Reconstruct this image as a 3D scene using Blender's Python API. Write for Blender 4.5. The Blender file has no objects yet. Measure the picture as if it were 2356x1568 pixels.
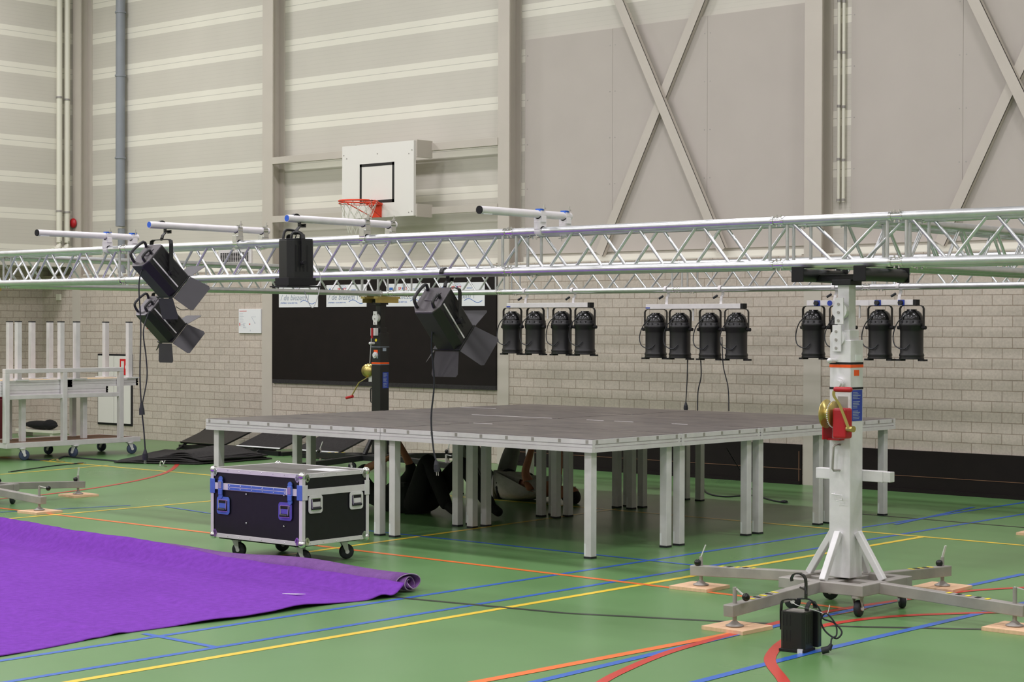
import bpy, bmesh, math, random
from mathutils import Vector, Matrix, Quaternion
random.seed(7)
sc = bpy.context.scene
COL = sc.collection
R = math.radians
# ---------------------------------------------------------------- camera
F, PIT, ROL, YAW, H = 4224.3, 0.0075, 0.0030, 0.7209, 1.5434
CX, CY = 1178.0, 784.0
_fw = Vector((-math.sin(YAW)*math.cos(PIT), math.cos(YAW)*math.cos(PIT), -math.sin(PIT)))
_r0 = Vector((math.cos(YAW), math.sin(YAW), 0)); _u0 = _r0.cross(_fw)
_rt = _r0*math.cos(ROL)+_u0*math.sin(ROL); _up = -_r0*math.sin(ROL)+_u0*math.cos(ROL)
CAM = Vector((0, 0, H))
cd = bpy.data.cameras.new('camera'); cam = bpy.data.objects.new('camera', cd); COL.objects.link(cam)
cd.sensor_width = 36; cd.lens = F*36/2356; cd.clip_end = 200; cd.clip_start = 0.05
cam.matrix_world = Matrix(((_rt.x, _up.x, -_fw.x, 0), (_rt.y, _up.y, -_fw.y, 0), (_rt.z, _up.z, -_fw.z, H), (0, 0, 0, 1)))
sc.camera = cam
def ray(x, y): return _fw*F+_rt*(x-CX)-_up*(y-CY)
def FZ(x, y, z=0.0): d = ray(x, y); return CAM+d*((z-H)/d.z)      # photo pixel -> point on a level plane
def FY(x, y, v): d = ray(x, y); return CAM+d*(v/d.y)              # -> point on a plane parallel to the back wall
def FX(x, y, v): d = ray(x, y); return CAM+d*(v/d.x)              # -> point on a plane parallel to the left wall
# ---------------------------------------------------------------- world, lamps of the hall, exposure
w = bpy.data.worlds.new('world'); sc.world = w; w.use_nodes = True
w.node_tree.nodes['Background'].inputs[0].default_value = (.9, .95, 1, 1)
w.node_tree.nodes['Background'].inputs[1].default_value = 0.2
sc.view_settings.view_transform = 'Standard'; sc.view_settings.look = 'None'
sc.view_settings.gamma = 1; sc.view_settings.exposure = 0.0; sc.view_settings.use_curve_mapping = False
CEIL = 7.6
LAMPS = [(x, y) for x in (-19.5, -14.5, -9.5, -4.5, 0.5) for y in (12.2, 7.2, 2.2, -2.8)]
def ceiling_lamp_light(x, y):
    l = bpy.data.lights.new('lamp_light', 'AREA'); l.shape = 'RECTANGLE'; l.size = 1.5; l.size_y = 0.5
    l.energy = {12.2: 104, 7.2: 122, 2.2: 148, -2.8: 148}[y]*(1.45 if x < -19 else 1); l.color = (.97, .925, .985)
    o = bpy.data.objects.new('lamp_light', l); COL.objects.link(o); o.location = (x, y, CEIL-.16)
    return o
LIGHTS = [ceiling_lamp_light(x, y) for x, y in LAMPS]
# ---------------------------------------------------------------- materials
def mat(name, col, rough=.6, metal=0., noise=0., scale=8., bump=0., bscale=60., coat=0., spec=.5, stretch=(1, 1, 1)):
    m = bpy.data.materials.new(name); m.use_nodes = True
    nt = m.node_tree; b = nt.nodes['Principled BSDF']
    b.inputs['Base Color'].default_value = (*col, 1); b.inputs['Roughness'].default_value = rough
    b.inputs['Metallic'].default_value = metal; b.inputs['Coat Weight'].default_value = coat
    b.inputs['Specular IOR Level'].default_value = spec
    if noise or bump:
        tc = nt.nodes.new('ShaderNodeTexCoord'); mp = nt.nodes.new('ShaderNodeMapping')
        mp.inputs['Scale'].default_value = stretch
        nt.links.new(tc.outputs['Object'], mp.inputs[0])
    if noise:
        n = nt.nodes.new('ShaderNodeTexNoise'); n.inputs['Scale'].default_value = scale; n.inputs['Detail'].default_value = 5
        nt.links.new(mp.outputs[0], n.inputs['Vector'])
        r = nt.nodes.new('ShaderNodeMapRange'); r.inputs[1].default_value = .25; r.inputs[2].default_value = .75
        r.inputs[3].default_value = 1-noise; r.inputs[4].default_value = 1+noise
        nt.links.new(n.outputs[0], r.inputs[0])
        mx = nt.nodes.new('ShaderNodeVectorMath'); mx.operation = 'SCALE'; mx.inputs[0].default_value = col
        nt.links.new(r.outputs[0], mx.inputs['Scale']); nt.links.new(mx.outputs[0], b.inputs['Base Color'])
    if bump:
        n2 = nt.nodes.new('ShaderNodeTexNoise'); n2.inputs['Scale'].default_value = bscale; n2.inputs['Detail'].default_value = 3
        nt.links.new(mp.outputs[0], n2.inputs['Vector'])
        bp = nt.nodes.new('ShaderNodeBump'); bp.inputs['Strength'].default_value = bump; bp.inputs['Distance'].default_value = .01
        nt.links.new(n2.outputs[0], bp.inputs['Height']); nt.links.new(bp.outputs[0], b.inputs['Normal'])
    return m
def S(r, g, b):  # sRGB 0-255 to linear
    f = lambda c: (c/255/12.92) if c/255 <= .04045 else ((c/255+.055)/1.055)**2.4
    return (f(r), f(g), f(b))
M = {}
M['alu'] = mat('aluminium', S(210, 212, 214), .34, .9, .10, 14, .05, 40)
M['alu_dull'] = mat('dull_aluminium', S(224, 221, 223), .42, .2, .07, 10)
M['galv'] = mat('galvanised_steel', S(224, 223, 224), .45, .2, .10, 9, .05, 60)
M['galv_worn'] = mat('worn_galvanised_steel', S(162, 158, 153), .5, .3, .2, 7)
M['white_edge'] = mat('pale_aluminium_extrusion', S(222, 219, 221), .4, .2, .05, 20)
M['chrome'] = mat('bright_zinc', S(225, 225, 225), .18, 1)
M['brass'] = mat('yellow_zinc', S(196, 178, 110), .3, .85, .1, 12)
M['black'] = mat('black_paint', S(24, 24, 26), .42, 0, .1, 10)
M['black_gloss'] = mat('glossy_black_metal', S(14, 14, 15), .22, 0)
M['black_matt'] = mat('matt_black', S(15, 14, 16), .8)
M['black_felt'] = mat('black_felt', S(46, 44, 44), .95, 0, .25, 30, .6, 120)
M['blackboard'] = mat('dark_brown_panel', S(21, 14, 13), .6, 0, .2, 6, spec=.25)
M['rubber'] = mat('rubber', S(34, 36, 42), .6)
M['rubber_blue'] = mat('blue_grey_rubber', S(62, 72, 98), .6)
M['barn'] = mat('dark_grey_sheet', S(46, 44, 48), .5, 0, .08, 12)
M['white'] = mat('white_laminate', S(232, 230, 224), .45)
M['paper'] = mat('white_board_print', S(236, 238, 240), .5)
M['paint'] = mat('beige_grey_steel_paint', S(196, 189, 178), .5, 0, .03, 3)
M['panel'] = mat('taupe_wall_board', S(188, 181, 173), .8, 0, .03, 2.0)
M['flash'] = mat('pale_flashing', S(226, 224, 212), .5)
M['pvc'] = mat('cream_pipe', S(226, 224, 208), .4)
M['grey_pipe'] = mat('grey_pipe', S(138, 143, 150), .45, 0, .05, 5)
M['red'] = mat('red_paint', S(176, 24, 34), .4, 0, .08, 20)
M['orange_red'] = mat('orange_rim', S(232, 66, 30), .4)
M['sign_red'] = mat('sign_red', S(214, 24, 34), .5)
M['blue'] = mat('blue_film', S(40, 98, 205), .4)
M['blue_film'] = mat('blue_film_over_aluminium', S(92, 124, 208), .35, .35, .1, 30)
M['purple_film'] = mat('violet_film_over_aluminium', S(104, 96, 190), .35, .35, .1, 30)
M['label_blue'] = mat('label_blue', S(38, 62, 160), .5)
M['label_orange'] = mat('label_orange', S(240, 88, 20), .5)
M['yellow'] = mat('yellow_mark', S(240, 220, 40), .5)
M['text_grey'] = mat('print_grey', S(150, 160, 178), .6)
M['text_blue'] = mat('print_blue', S(60, 110, 190), .6)
M['text_red'] = mat('print_red', S(214, 60, 50), .6)
M['net'] = mat('cord_white', S(220, 220, 208), .8)
M['ply'] = mat('plywood', S(222, 186, 150), .7, 0, .10, 6, 0, 60, stretch=(1, 8, 1))
M['ply_light'] = mat('plywood_underside', S(205, 180, 140), .7, 0, .10, 6)
M['wood'] = mat('pine_block', S(226, 188, 152), .7, 0, .12, 7, 0, 60, stretch=(6, 1, 1))
M['brown'] = mat('hardboard_brown', S(120, 88, 66), .8)
M['purple'] = mat('purple_felt', S(122, 64, 172), .95, 0, .14, 26, .5, 160, spec=.1)
M['purple_back'] = mat('purple_felt_back', S(124, 86, 148), .95, 0, .14, 26, .4, 160, spec=.1)
M['purple_edge'] = mat('pale_felt_edge', S(176, 158, 186), .95)
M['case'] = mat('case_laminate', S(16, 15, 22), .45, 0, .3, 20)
M['case_top'] = mat('grey_case_laminate', S(104, 102, 98), .55, 0, .12, 12)  # lid top, a much lighter grey than the case sides
M['dull_steel'] = mat('dull_dark_steel', S(112, 108, 112), .3, .6, .15, 14)
M['lens'] = mat('lamp_glass', S(70, 76, 84), .12, 0, coat=.5)
M['skin'] = mat('skin', S(186, 120, 92), .6, 0, .08, 20)
M['hair'] = mat('dark_hair', S(22, 18, 16), .8, 0, .2, 60, .6, 90)
M['tee'] = mat('grey_jersey', S(178, 176, 172), .9, 0, .1, 14, .5, 40)
M['track'] = mat('grey_tracksuit', S(120, 120, 116), .6, 0, .15, 10, .4, 30)
M['cloth_black'] = mat('black_cloth', S(16, 16, 18), .9, 0, .15, 14, .3, 40)
M['cloth_green'] = mat('dark_green_black_cloth', S(24, 30, 26), .9, 0, .15, 14, .3, 40)
M['shoe'] = mat('white_shoe', S(210, 208, 204), .6)

def nodes(name):
    m = bpy.data.materials.new(name); m.use_nodes = True; nt = m.node_tree
    return m, nt, nt.nodes['Principled BSDF'], (lambda t: nt.nodes.new('ShaderNode'+t)), nt.links.new
# bricks (u = along the wall, v = height)
def brick_mat(name, axis, off=0.0):
    m, nt, b, N, L = nodes(name)
    tc = N('TexCoord'); sp = N('SeparateXYZ'); L(tc.outputs['Object'], sp.inputs[0])
    cb = N('CombineXYZ'); L(sp.outputs[axis], cb.inputs[0]); L(sp.outputs[2], cb.inputs[1])
    mp = N('Mapping'); mp.inputs['Location'].default_value = (off, .0, 0); L(cb.outputs[0], mp.inputs[0])
    bk = N('TexBrick'); L(mp.outputs[0], bk.inputs[0])
    bk.offset = .5; bk.inputs['Scale'].default_value = 1.0
    bk.inputs['Brick Width'].default_value = .2005; bk.inputs['Row Height'].default_value = .0975
    bk.inputs['Mortar Size'].default_value = .0045; bk.inputs['Mortar Smooth'].default_value = .25; bk.inputs['Bias'].default_value = 0
    bk.inputs['Color1'].default_value = (*S(200, 189, 177), 1); bk.inputs['Color2'].default_value = (*S(191, 181, 169), 1)
    bk.inputs['Mortar'].default_value = (*S(160, 146, 132), 1)
    n = N('TexNoise'); n.inputs['Scale'].default_value = 55; n.inputs['Detail'].default_value = 4; L(tc.outputs['Object'], n.inputs['Vector'])
    r = N('MapRange'); r.inputs[1].default_value = .3; r.inputs[2].default_value = .7; r.inputs[3].default_value = .9; r.inputs[4].default_value = 1.08
    L(n.outputs[0], r.inputs[0])
    n2 = N('TexNoise'); n2.inputs['Scale'].default_value = 1.3; L(tc.outputs['Object'], n2.inputs['Vector'])
    r2 = N('MapRange'); r2.inputs[1].default_value = .3; r2.inputs[2].default_value = .7; r2.inputs[3].default_value = .95; r2.inputs[4].default_value = 1.05
    L(n2.outputs[0], r2.inputs[0])
    mu = N('Math'); mu.operation = 'MULTIPLY'; L(r.outputs[0], mu.inputs[0]); L(r2.outputs[0], mu.inputs[1])
    v = N('VectorMath'); v.operation = 'SCALE'; L(bk.outputs[0], v.inputs[0]); L(mu.outputs[0], v.inputs['Scale'])
    L(v.outputs[0], b.inputs['Base Color']); b.inputs['Roughness'].default_value = .9
    bp = N('Bump'); bp.inputs['Strength'].default_value = .5; bp.inputs['Distance'].default_value = .008; bp.invert = True
    L(bk.outputs['Fac'], bp.inputs['Height']); L(bp.outputs[0], b.inputs['Normal'])
    return m
M['brick_b'] = brick_mat('grey_brick_back', 0, .06); M['brick_l'] = brick_mat('grey_brick_left', 1, .03)
# ribbed metal cladding: pale plain band round every panel joint, greyer perforated field between with fine ribs
def clad_mat(name):
    m, nt, b, N, L = nodes(name)
    tc = N('TexCoord'); sp = N('SeparateXYZ'); L(tc.outputs['Object'], sp.inputs[0])
    def MATH(op, a, v=None, c=None):
        x = N('Math'); x.operation = op
        for i, q in enumerate((a, v, c)):
            if q is None: continue
            if isinstance(q, (int, float)): x.inputs[i].default_value = q
            else: L(q, x.inputs[i])
        return x.outputs[0]
    z = MATH('ADD', sp.outputs[2], -.087+.25)
    ph = MATH('SUBTRACT', MATH('FRACT', MATH('DIVIDE', z, .5025)), .5)          # 0 at a joint
    ab = MATH('ABSOLUTE', ph)
    band = MATH('LESS_THAN', ab, .15)
    joint = MATH('LESS_THAN', ab, .0075)
    rib = MATH('LESS_THAN', MATH('ABSOLUTE', MATH('SUBTRACT', MATH('FRACT', MATH('MULTIPLY', ph, 10.0)), .5)), .06)
    mx = N('Mix'); mx.data_type = 'RGBA'; L(band, mx.inputs[0])
    mx.inputs[6].default_value = (*S(205, 201, 190), 1); mx.inputs[7].default_value = (*S(231, 228, 215), 1)
    n = N('TexNoise'); n.inputs['Scale'].default_value = .9; n.inputs['Detail'].default_value = 3; L(tc.outputs['Object'], n.inputs['Vector'])
    r = N('MapRange'); r.inputs[1].default_value = .3; r.inputs[2].default_value = .7; r.inputs[3].default_value = .96; r.inputs[4].default_value = 1.04
    L(n.outputs[0], r.inputs[0])
    k = MATH('MULTIPLY', r.outputs[0], MATH('SUBTRACT', MATH('SUBTRACT', 1.0, MATH('MULTIPLY', joint, .32)), MATH('MULTIPLY', MATH('MULTIPLY', rib, MATH('SUBTRACT', 1.0, band)), .055)))
    v = N('VectorMath'); v.operation = 'SCALE'; L(mx.outputs[2], v.inputs[0]); L(k, v.inputs['Scale'])
    L(v.outputs[0], b.inputs['Base Color']); b.inputs['Roughness'].default_value = .55
    return m
M['clad'] = clad_mat('ribbed_wall_cladding')
# floor
def floor_mat(name, base, rough=.3):
    m, nt, b, N, L = nodes(name)
    tc = N('TexCoord')
    n = N('TexNoise'); n.inputs['Scale'].default_value = .8; n.inputs['Detail'].default_value = 3; L(tc.outputs['Object'], n.inputs['Vector'])
    mp = N('Mapping'); mp.inputs['Scale'].default_value = (3, 3, 1); mp.inputs['Rotation'].default_value = (0, 0, .5); L(tc.outputs['Object'], mp.inputs[0])
    n2 = N('TexNoise'); n2.inputs['Scale'].default_value = .7; n2.inputs['Detail'].default_value = 3; L(mp.outputs[0], n2.inputs['Vector'])
    ad = N('Math'); ad.operation = 'ADD'; L(n.outputs[0], ad.inputs[0]); L(n2.outputs[0], ad.inputs[1])
    r = N('MapRange'); r.inputs[1].default_value = .6; r.inputs[2].default_value = 1.4; r.inputs[3].default_value = .95; r.inputs[4].default_value = 1.05
    L(ad.outputs[0], r.inputs[0])
    v = N('VectorMath'); v.operation = 'SCALE'; v.inputs[0].default_value = base; L(r.outputs[0], v.inputs['Scale'])
    L(v.outputs[0], b.inputs['Base Color'])
    rr = N('MapRange'); rr.inputs[1].default_value = .3; rr.inputs[2].default_value = .7; rr.inputs[3].default_value = rough-.03; rr.inputs[4].default_value = rough+.04
    L(n.outputs[0], rr.inputs[0]); L(rr.outputs[0], b.inputs['Roughness'])
    b.inputs['Specular IOR Level'].default_value = .5
    return m
M['floor'] = floor_mat('green_sports_floor', S(101, 143, 88))
M['l_blue'] = floor_mat('blue_line', S(52, 104, 196)); M['l_yellow'] = floor_mat('yellow_line', S(244, 208, 62))
M['l_orange'] = floor_mat('orange_line', S(240, 122, 56)); M['l_red'] = floor_mat('red_line', S(200, 58, 48))
M['l_black'] = floor_mat('black_line', S(56, 60, 56))
def deck_mat():
    m, nt, b, N, L = nodes('worn_phenolic_deck')
    tc = N('TexCoord'); mp = N('Mapping'); mp.inputs['Scale'].default_value = (2, 14, 1); L(tc.outputs['Object'], mp.inputs[0])
    n = N('TexNoise'); n.inputs['Scale'].default_value = 1.6; n.inputs['Detail'].default_value = 9; n.inputs['Roughness'].default_value = .65; L(mp.outputs[0], n.inputs['Vector'])
    cr = N('ValToRGB'); L(n.outputs[0], cr.inputs[0])
    cr.color_ramp.elements[0].position = .34; cr.color_ramp.elements[0].color = (*S(62, 58, 61), 1)
    cr.color_ramp.elements[1].position = .68; cr.color_ramp.elements[1].color = (*S(120, 111, 105), 1)
    L(cr.outputs[0], b.inputs['Base Color'])
    b.inputs['Roughness'].default_value = .38; b.inputs['Specular IOR Level'].default_value = .5
    return m
M['deck'] = deck_mat()

# ---------------------------------------------------------------- mesh building
def basis(d, up=(0, 0, 1)):
    d = Vector(d).normalized(); u = Vector(up)
    if abs(d.dot(u.normalized())) > .999: u = Vector((0, 1, 0)) if abs(d.y) < .9 else Vector((1, 0, 0))
    x = d.cross(u).normalized(); y = x.cross(d).normalized()
    return x, y, d
class MB:
    def __init__(s): s.v = []; s.f = []; s.m = []; s.s = []
    def add(s, vs, fs, mat=0, smooth=False):
        n = len(s.v); s.v += [Vector(v) for v in vs]
        for f in fs: s.f.append([n+i for i in f]); s.m.append(mat); s.s.append(smooth)
        return s
    def box(s, a, b, mat=0):
        x0, y0, z0 = [min(a[i], b[i]) for i in range(3)]; x1, y1, z1 = [max(a[i], b[i]) for i in range(3)]
        return s.add([(x0, y0, z0), (x1, y0, z0), (x1, y1, z0), (x0, y1, z0), (x0, y0, z1), (x1, y0, z1), (x1, y1, z1), (x0, y1, z1)],
                     [(0, 3, 2, 1), (4, 5, 6, 7), (0, 1, 5, 4), (1, 2, 6, 5), (2, 3, 7, 6), (3, 0, 4, 7)], mat)
    def cbox(s, c, d, mat=0, rot=None):
        c = Vector(c); vs = []
        for sx, sy, sz in ((-1, -1, -1), (1, -1, -1), (1, 1, -1), (-1, 1, -1), (-1, -1, 1), (1, -1, 1), (1, 1, 1), (-1, 1, 1)):
            o = Vector((sx*d[0]/2, sy*d[1]/2, sz*d[2]/2)); vs.append(c+(rot @ o if rot else o))
        return s.add(vs, [(0, 3, 2, 1), (4, 5, 6, 7), (0, 1, 5, 4), (1, 2, 6, 5), (2, 3, 7, 6), (3, 0, 4, 7)], mat)
    def beam(s, p, q, wd, h, up=(0, 0, 1), mat=0):
        p, q = Vector(p), Vector(q); x, y, d = basis(q-p, up)
        vs = [e+x*(a*wd/2)+y*(b*h/2) for e in (p, q) for a, b in ((-1, -1), (1, -1), (1, 1), (-1, 1))]
        return s.add(vs, [(3, 2, 1, 0), (4, 5, 6, 7), (0, 1, 5, 4), (1, 2, 6, 5), (2, 3, 7, 6), (3, 0, 4, 7)], mat)
    def cyl(s, p, q, r, r2=None, n=12, mat=0, cap=True):
        p, q = Vector(p), Vector(q); r2 = r if r2 is None else r2; x, y, d = basis(q-p)
        vs = [e+(x*math.cos(2*math.pi*i/n)+y*math.sin(2*math.pi*i/n))*rr for e, rr in ((p, r), (q, r2)) for i in range(n)]
        s.add(vs, [(i, (i+1) % n, n+(i+1) % n, n+i) for i in range(n)], mat, True)
        if cap:
            s.add(vs[:n], [tuple(range(n))[::-1]], mat); s.add(vs[n:], [tuple(range(n))], mat)
        return s
    def tube(s, pts, r, n=8, mat=0, closed=False):
        P = [Vector(p) for p in pts]; N = len(P); rings = []; x = None
        for i in range(N):
            a = P[(i-1) % N] if (closed or i > 0) else P[0]; b = P[(i+1) % N] if (closed or i < N-1) else P[-1]
            d = (b-a)
            if d.length < 1e-9: d = Vector((0, 0, 1))
            d.normalize()
            if x is None: x, y, _ = basis(d)
            else:
                x = x-d*x.dot(d)
                x = x.normalized() if x.length > 1e-6 else basis(d)[0]
                y = d.cross(x)
            rr = r[i] if isinstance(r, (list, tuple)) else r
            rings.append([P[i]+(x*math.cos(2*math.pi*k/n)+y*math.sin(2*math.pi*k/n))*rr for k in range(n)])
        vs = [v for g in rings for v in g]; fs = []
        for i in range(N if closed else N-1):
            j = (i+1) % N
            fs += [(i*n+k, i*n+(k+1) % n, j*n+(k+1) % n, j*n+k) for k in range(n)]
        s.add(vs, fs, mat, True)
        if not closed: s.add(rings[0], [tuple(range(n))[::-1]], mat); s.add(rings[-1], [tuple(range(n))], mat)
        return s
    def strap(s, pts, wdir, wd, th, mat=0):      # flat bar following points, width along wdir
        P = [Vector(p) for p in pts]; wv = Vector(wdir).normalized(); vs = []
        for i, p in enumerate(P):
            d = (P[min(i+1, len(P)-1)]-P[max(i-1, 0)]).normalized(); nn = d.cross(wv).normalized()
            vs += [p+wv*(wd/2)+nn*(th/2), p-wv*(wd/2)+nn*(th/2), p-wv*(wd/2)-nn*(th/2), p+wv*(wd/2)-nn*(th/2)]
        fs = [(0, 1, 2, 3), tuple(4*(len(P)-1)+k for k in (3, 2, 1, 0))]
        for i in range(len(P)-1):
            fs += [(4*i+k, 4*i+4+k, 4*i+4+(k+1) % 4, 4*i+(k+1) % 4) for k in range(4)]
        return s.add(vs, fs, mat)
    def lathe(s, prof, n=20, mat=0, T=None):     # prof: (radius, height)
        vs = []; fs = []
        for r, z in prof:
            for k in range(n):
                p = Vector((r*math.cos(2*math.pi*k/n), r*math.sin(2*math.pi*k/n), z)); vs.append(T @ p if T else p)
        for i in range(len(prof)-1):
            fs += [(i*n+k, i*n+(k+1) % n, (i+1)*n+(k+1) % n, (i+1)*n+k) for k in range(n)]
        return s.add(vs, fs, mat, True)
    def prism(s, poly, d, mat=0):                # planar polygon pushed along d
        n = len(poly); P = [Vector(p) for p in poly]; d = Vector(d)
        s.add(P+[p+d for p in P], [tuple(range(n))[::-1], tuple(range(n, 2*n))]+[(i, (i+1) % n, n+(i+1) % n, n+i) for i in range(n)], mat)
        return s
    def grid(s, fn, nu, nv, mat=0, smooth=True):
        vs = [fn(i/nu, j/nv) for i in range(nu+1) for j in range(nv+1)]
        return s.add(vs, [(i*(nv+1)+j, (i+1)*(nv+1)+j, (i+1)*(nv+1)+j+1, i*(nv+1)+j+1) for i in range(nu) for j in range(nv)], mat, smooth)
    def sphere(s, c, r, n=12, m=8, mat=0, sc_=(1, 1, 1)):
        c = Vector(c)
        def fn(u, v):
            a = 2*math.pi*u; b = math.pi*(v-.5)
            return c+Vector((math.cos(a)*math.cos(b)*sc_[0], math.sin(a)*math.cos(b)*sc_[1], math.sin(b)*sc_[2]))*r
        return s.grid(fn, n, m, mat)
    def xf(s, T):
        s.v = [T @ v for v in s.v]; return s
    def build(s, name, mats, parent=None, bevel=0., org=None, fix=True):
        if not isinstance(mats, (list, tuple)): mats = [mats]
        me = bpy.data.meshes.new(name)
        o = Vector(org) if org is not None else Vector((0, 0, 0))
        me.from_pydata([tuple(v-o) for v in s.v], [], s.f)
        for k in mats: me.materials.append(M[k] if isinstance(k, str) else k)
        for p, mi, sm in zip(me.polygons, s.m, s.s): p.material_index = mi; p.use_smooth = sm
        if fix:
            bm = bmesh.new(); bm.from_mesh(me)
            bmesh.ops.recalc_face_normals(bm, faces=bm.faces); bm.to_mesh(me); bm.free()
        me.update()
        ob = bpy.data.objects.new(name, me); COL.objects.link(ob)
        if parent is not None: ob.parent = parent
        elif org is not None: ob.location = o
        if bevel:
            b = ob.modifiers.new('bevel', 'BEVEL'); b.width = bevel; b.segments = 2; b.limit_method = 'ANGLE'; b.angle_limit = R(40)
        return ob
def tag(o, label, cat, group=None, kind=None):
    if label: o['label'] = label
    if cat: o['category'] = cat
    if group: o['group'] = group
    if kind: o['kind'] = kind
    return o
def thing(name, label, cat, loc=(0, 0, 0), rz=0., group=None):
    o = bpy.data.objects.new(name, None); COL.objects.link(o); o.empty_display_size = .1
    o.location = loc; o.rotation_euler = (0, 0, rz)
    return tag(o, label, cat, group)
def dup(root, label, loc=None, rz=None, group=None):
    c = root.copy(); COL.objects.link(c)
    if loc is not None: c.location = loc
    if rz is not None: c.rotation_euler = (0, 0, rz)
    tag(c, label, None, group)
    for ch in root.children:
        d = ch.copy(); COL.objects.link(d); d.parent = c
        for g in ch.children:
            e = g.copy(); COL.objects.link(e); e.parent = d
    return c
def struct(name, mb, mats, parent=None, bevel=0.):
    o = mb.build(name, mats, parent, bevel)
    if parent is None: o['kind'] = 'structure'
    return o
def text_mesh(name, body, size, mat_, T, parent, shear=0., bold=0.):
    cu = bpy.data.curves.new(name, 'FONT'); cu.body = body; cu.size = size; cu.shear = shear; cu.extrude = .0004; cu.resolution_u = 2; cu.offset = bold
    cu.align_x = 'LEFT'; cu.align_y = 'BOTTOM_BASELINE'
    t = bpy.data.objects.new(name+'_tmp', cu); COL.objects.link(t)
    bpy.context.view_layer.update()
    me = bpy.data.meshes.new_from_object(t); bpy.data.objects.remove(t)
    me.transform(T); me.materials.clear(); me.materials.append(M[mat_])
    me.name = name
    o = bpy.data.objects.new(name, me); COL.objects.link(o)
    if parent is not None: o.parent = parent
    return o
def TB(origin, right=(1, 0, 0), up=(0, 0, 1)):   # text plane: local x -> right, y -> up
    r_ = Vector(right).normalized(); u_ = Vector(up).normalized(); n = r_.cross(u_)
    o = Vector(origin)
    return Matrix(((r_.x, u_.x, n.x, o.x), (r_.y, u_.y, n.y, o.y), (r_.z, u_.z, n.z, o.z), (0, 0, 0, 1)))
def smooth_path(pts, k=6):
    P = [Vector(p) for p in pts]; out = []
    for i in range(len(P)-1):
        a = P[max(i-1, 0)]; b = P[i]; c = P[i+1]; d = P[min(i+2, len(P)-1)]
        for j in range(k):
            t = j/k
            out.append(.5*((2*b)+(c-a)*t+(2*a-5*b+4*c-d)*t*t+(3*b-a-3*c+d)*t**3))
    out.append(P[-1]); return out
# ================================================================ the hall
XL, XLB, XR, YB, YC, YF = -21.95, -22.68, 3.2, 15.5, 15.7, -5.5
BT = 2.26                                     # top of the brickwork
fl = MB(); fl.box((XLB-.3, YF-.3, -.2), (XR+.3, YC+.3, 0), 0)
LZ = .0012
def strip(a, b, wd, m_):
    global LZ
    LZ += .00004
    a, b = Vector(a), Vector(b); d = (b-a).normalized(); n = Vector((-d.y, d.x, 0))*(wd/2)
    z = Vector((0, 0, LZ)); fl.add([a-n+z, b-n+z, b+n+z, a+n+z], [(0, 1, 2, 3)], m_)
def arc_unused(c, r, a0, a1, wd, m_, z=LZ, n=48):
    vs = []
    for i in range(n+1):
        a = a0+(a1-a0)*i/n
        for rr in (r-wd/2, r+wd/2): vs.append((c[0]+rr*math.cos(a), c[1]+rr*math.sin(a), z))
    fl.add(vs, [(2*i, 2*i+2, 2*i+3, 2*i+1) for i in range(n)], m_)
BL, YE, OR, RE, BK = 1, 2, 3, 4, 5
strip((-6.685, YF, 0), (-6.685, 12.231, 0), .05, YE)          # yellow side line
strip((-7.344, YF, 0), (-7.344, 15.45, 0), .042, BL)
strip((-6.885, YF, 0), (-6.885, 15.45, 0), .042, BL)
strip((-19.5, 12.231, 0), (-2.0, 12.231, 0), .05, YE)
strip((-22, 8.81, 0), (-5.2, 8.81, 0), .05, OR)
# yellow diagonal of the far key, thin blue and black lines
def pstrip(p0, p1, wd, m_, ext=0):
    A = FZ(*p0); B = FZ(*p1); A = A-(B-A).normalized()*ext; strip((A.x, A.y, 0), (B.x, B.y, 0), wd, m_)
pstrip((-40, 1198), (520, 1149), .045, YE)
pstrip((560, 1290), (1420, 1170), .045, YE)
pstrip((0, 1091), (250, 1070), .04, YE)
pstrip((330, 1457), (500, 1489), .04, BL)
pstrip((1100, 1247), (1600, 1300), .04, BL); pstrip((700, 1205), (1100, 1247), .04, BL)
pstrip((870, 1370), (1300, 1410), .04, BK); pstrip((1300, 1410), (1700, 1431), .04, BK); pstrip((1700, 1431), (1960, 1441), .04, BK); pstrip((1960, 1441), (2356, 1449), .04, BK)
pstrip((1970, 1181), (2500, 1225), .04, BK)
pstrip((1100, 1568), (1700, 1454), .06, OR, 9); pstrip((1700, 1454), (1985, 1399), .06, OR)
pstrip((1140, 1590), (1700, 1457.5), .05, BL, 9); pstrip((1700, 1457.5), (2356, 1320), .05, BL)
pstrip((1520, 1590), (1860, 1502), .05, BL, 9); pstrip((1860, 1502), (2390, 1379), .05, BL)
pstrip((2060, 1206), (2240, 1166), .04, BL)
pstrip((0, 1178), (300, 1162), .03, BL); pstrip((380, 1165), (486, 1181), .03, BL)
def ppath(px, wd, m_):
    global LZ
    LZ += .00004
    P = [FZ(*q) for q in px]; P = smooth_path([Vector((p.x, p.y, LZ)) for p in P], 5)
    vs = []
    for i, p in enumerate(P):
        d = (P[min(i+1, len(P)-1)]-P[max(i-1, 0)]).normalized(); n = Vector((-d.y, d.x, 0))*(wd/2); vs += [p-n, p+n]
    fl.add(vs, [(2*i, 2*i+2, 2*i+3, 2*i+1) for i in range(len(P)-1)], m_)
ppath([(2330, 1680), (2150, 1668), (1960, 1635), (1830, 1590), (1795, 1555), (1773, 1525), (1775, 1505), (1800, 1478), (1850, 1452), (1930, 1432), (2050, 1418), (2200, 1411), (2340, 1408)], .055, RE)
ppath([(1130, 1790), (1240, 1670), (1375, 1575), (1440, 1540), (1530, 1503), (1620, 1476), (1720, 1450), (1860, 1415), (1985, 1393), (2140, 1371), (2240, 1358), (2380, 1350)], .05, RE)
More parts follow.
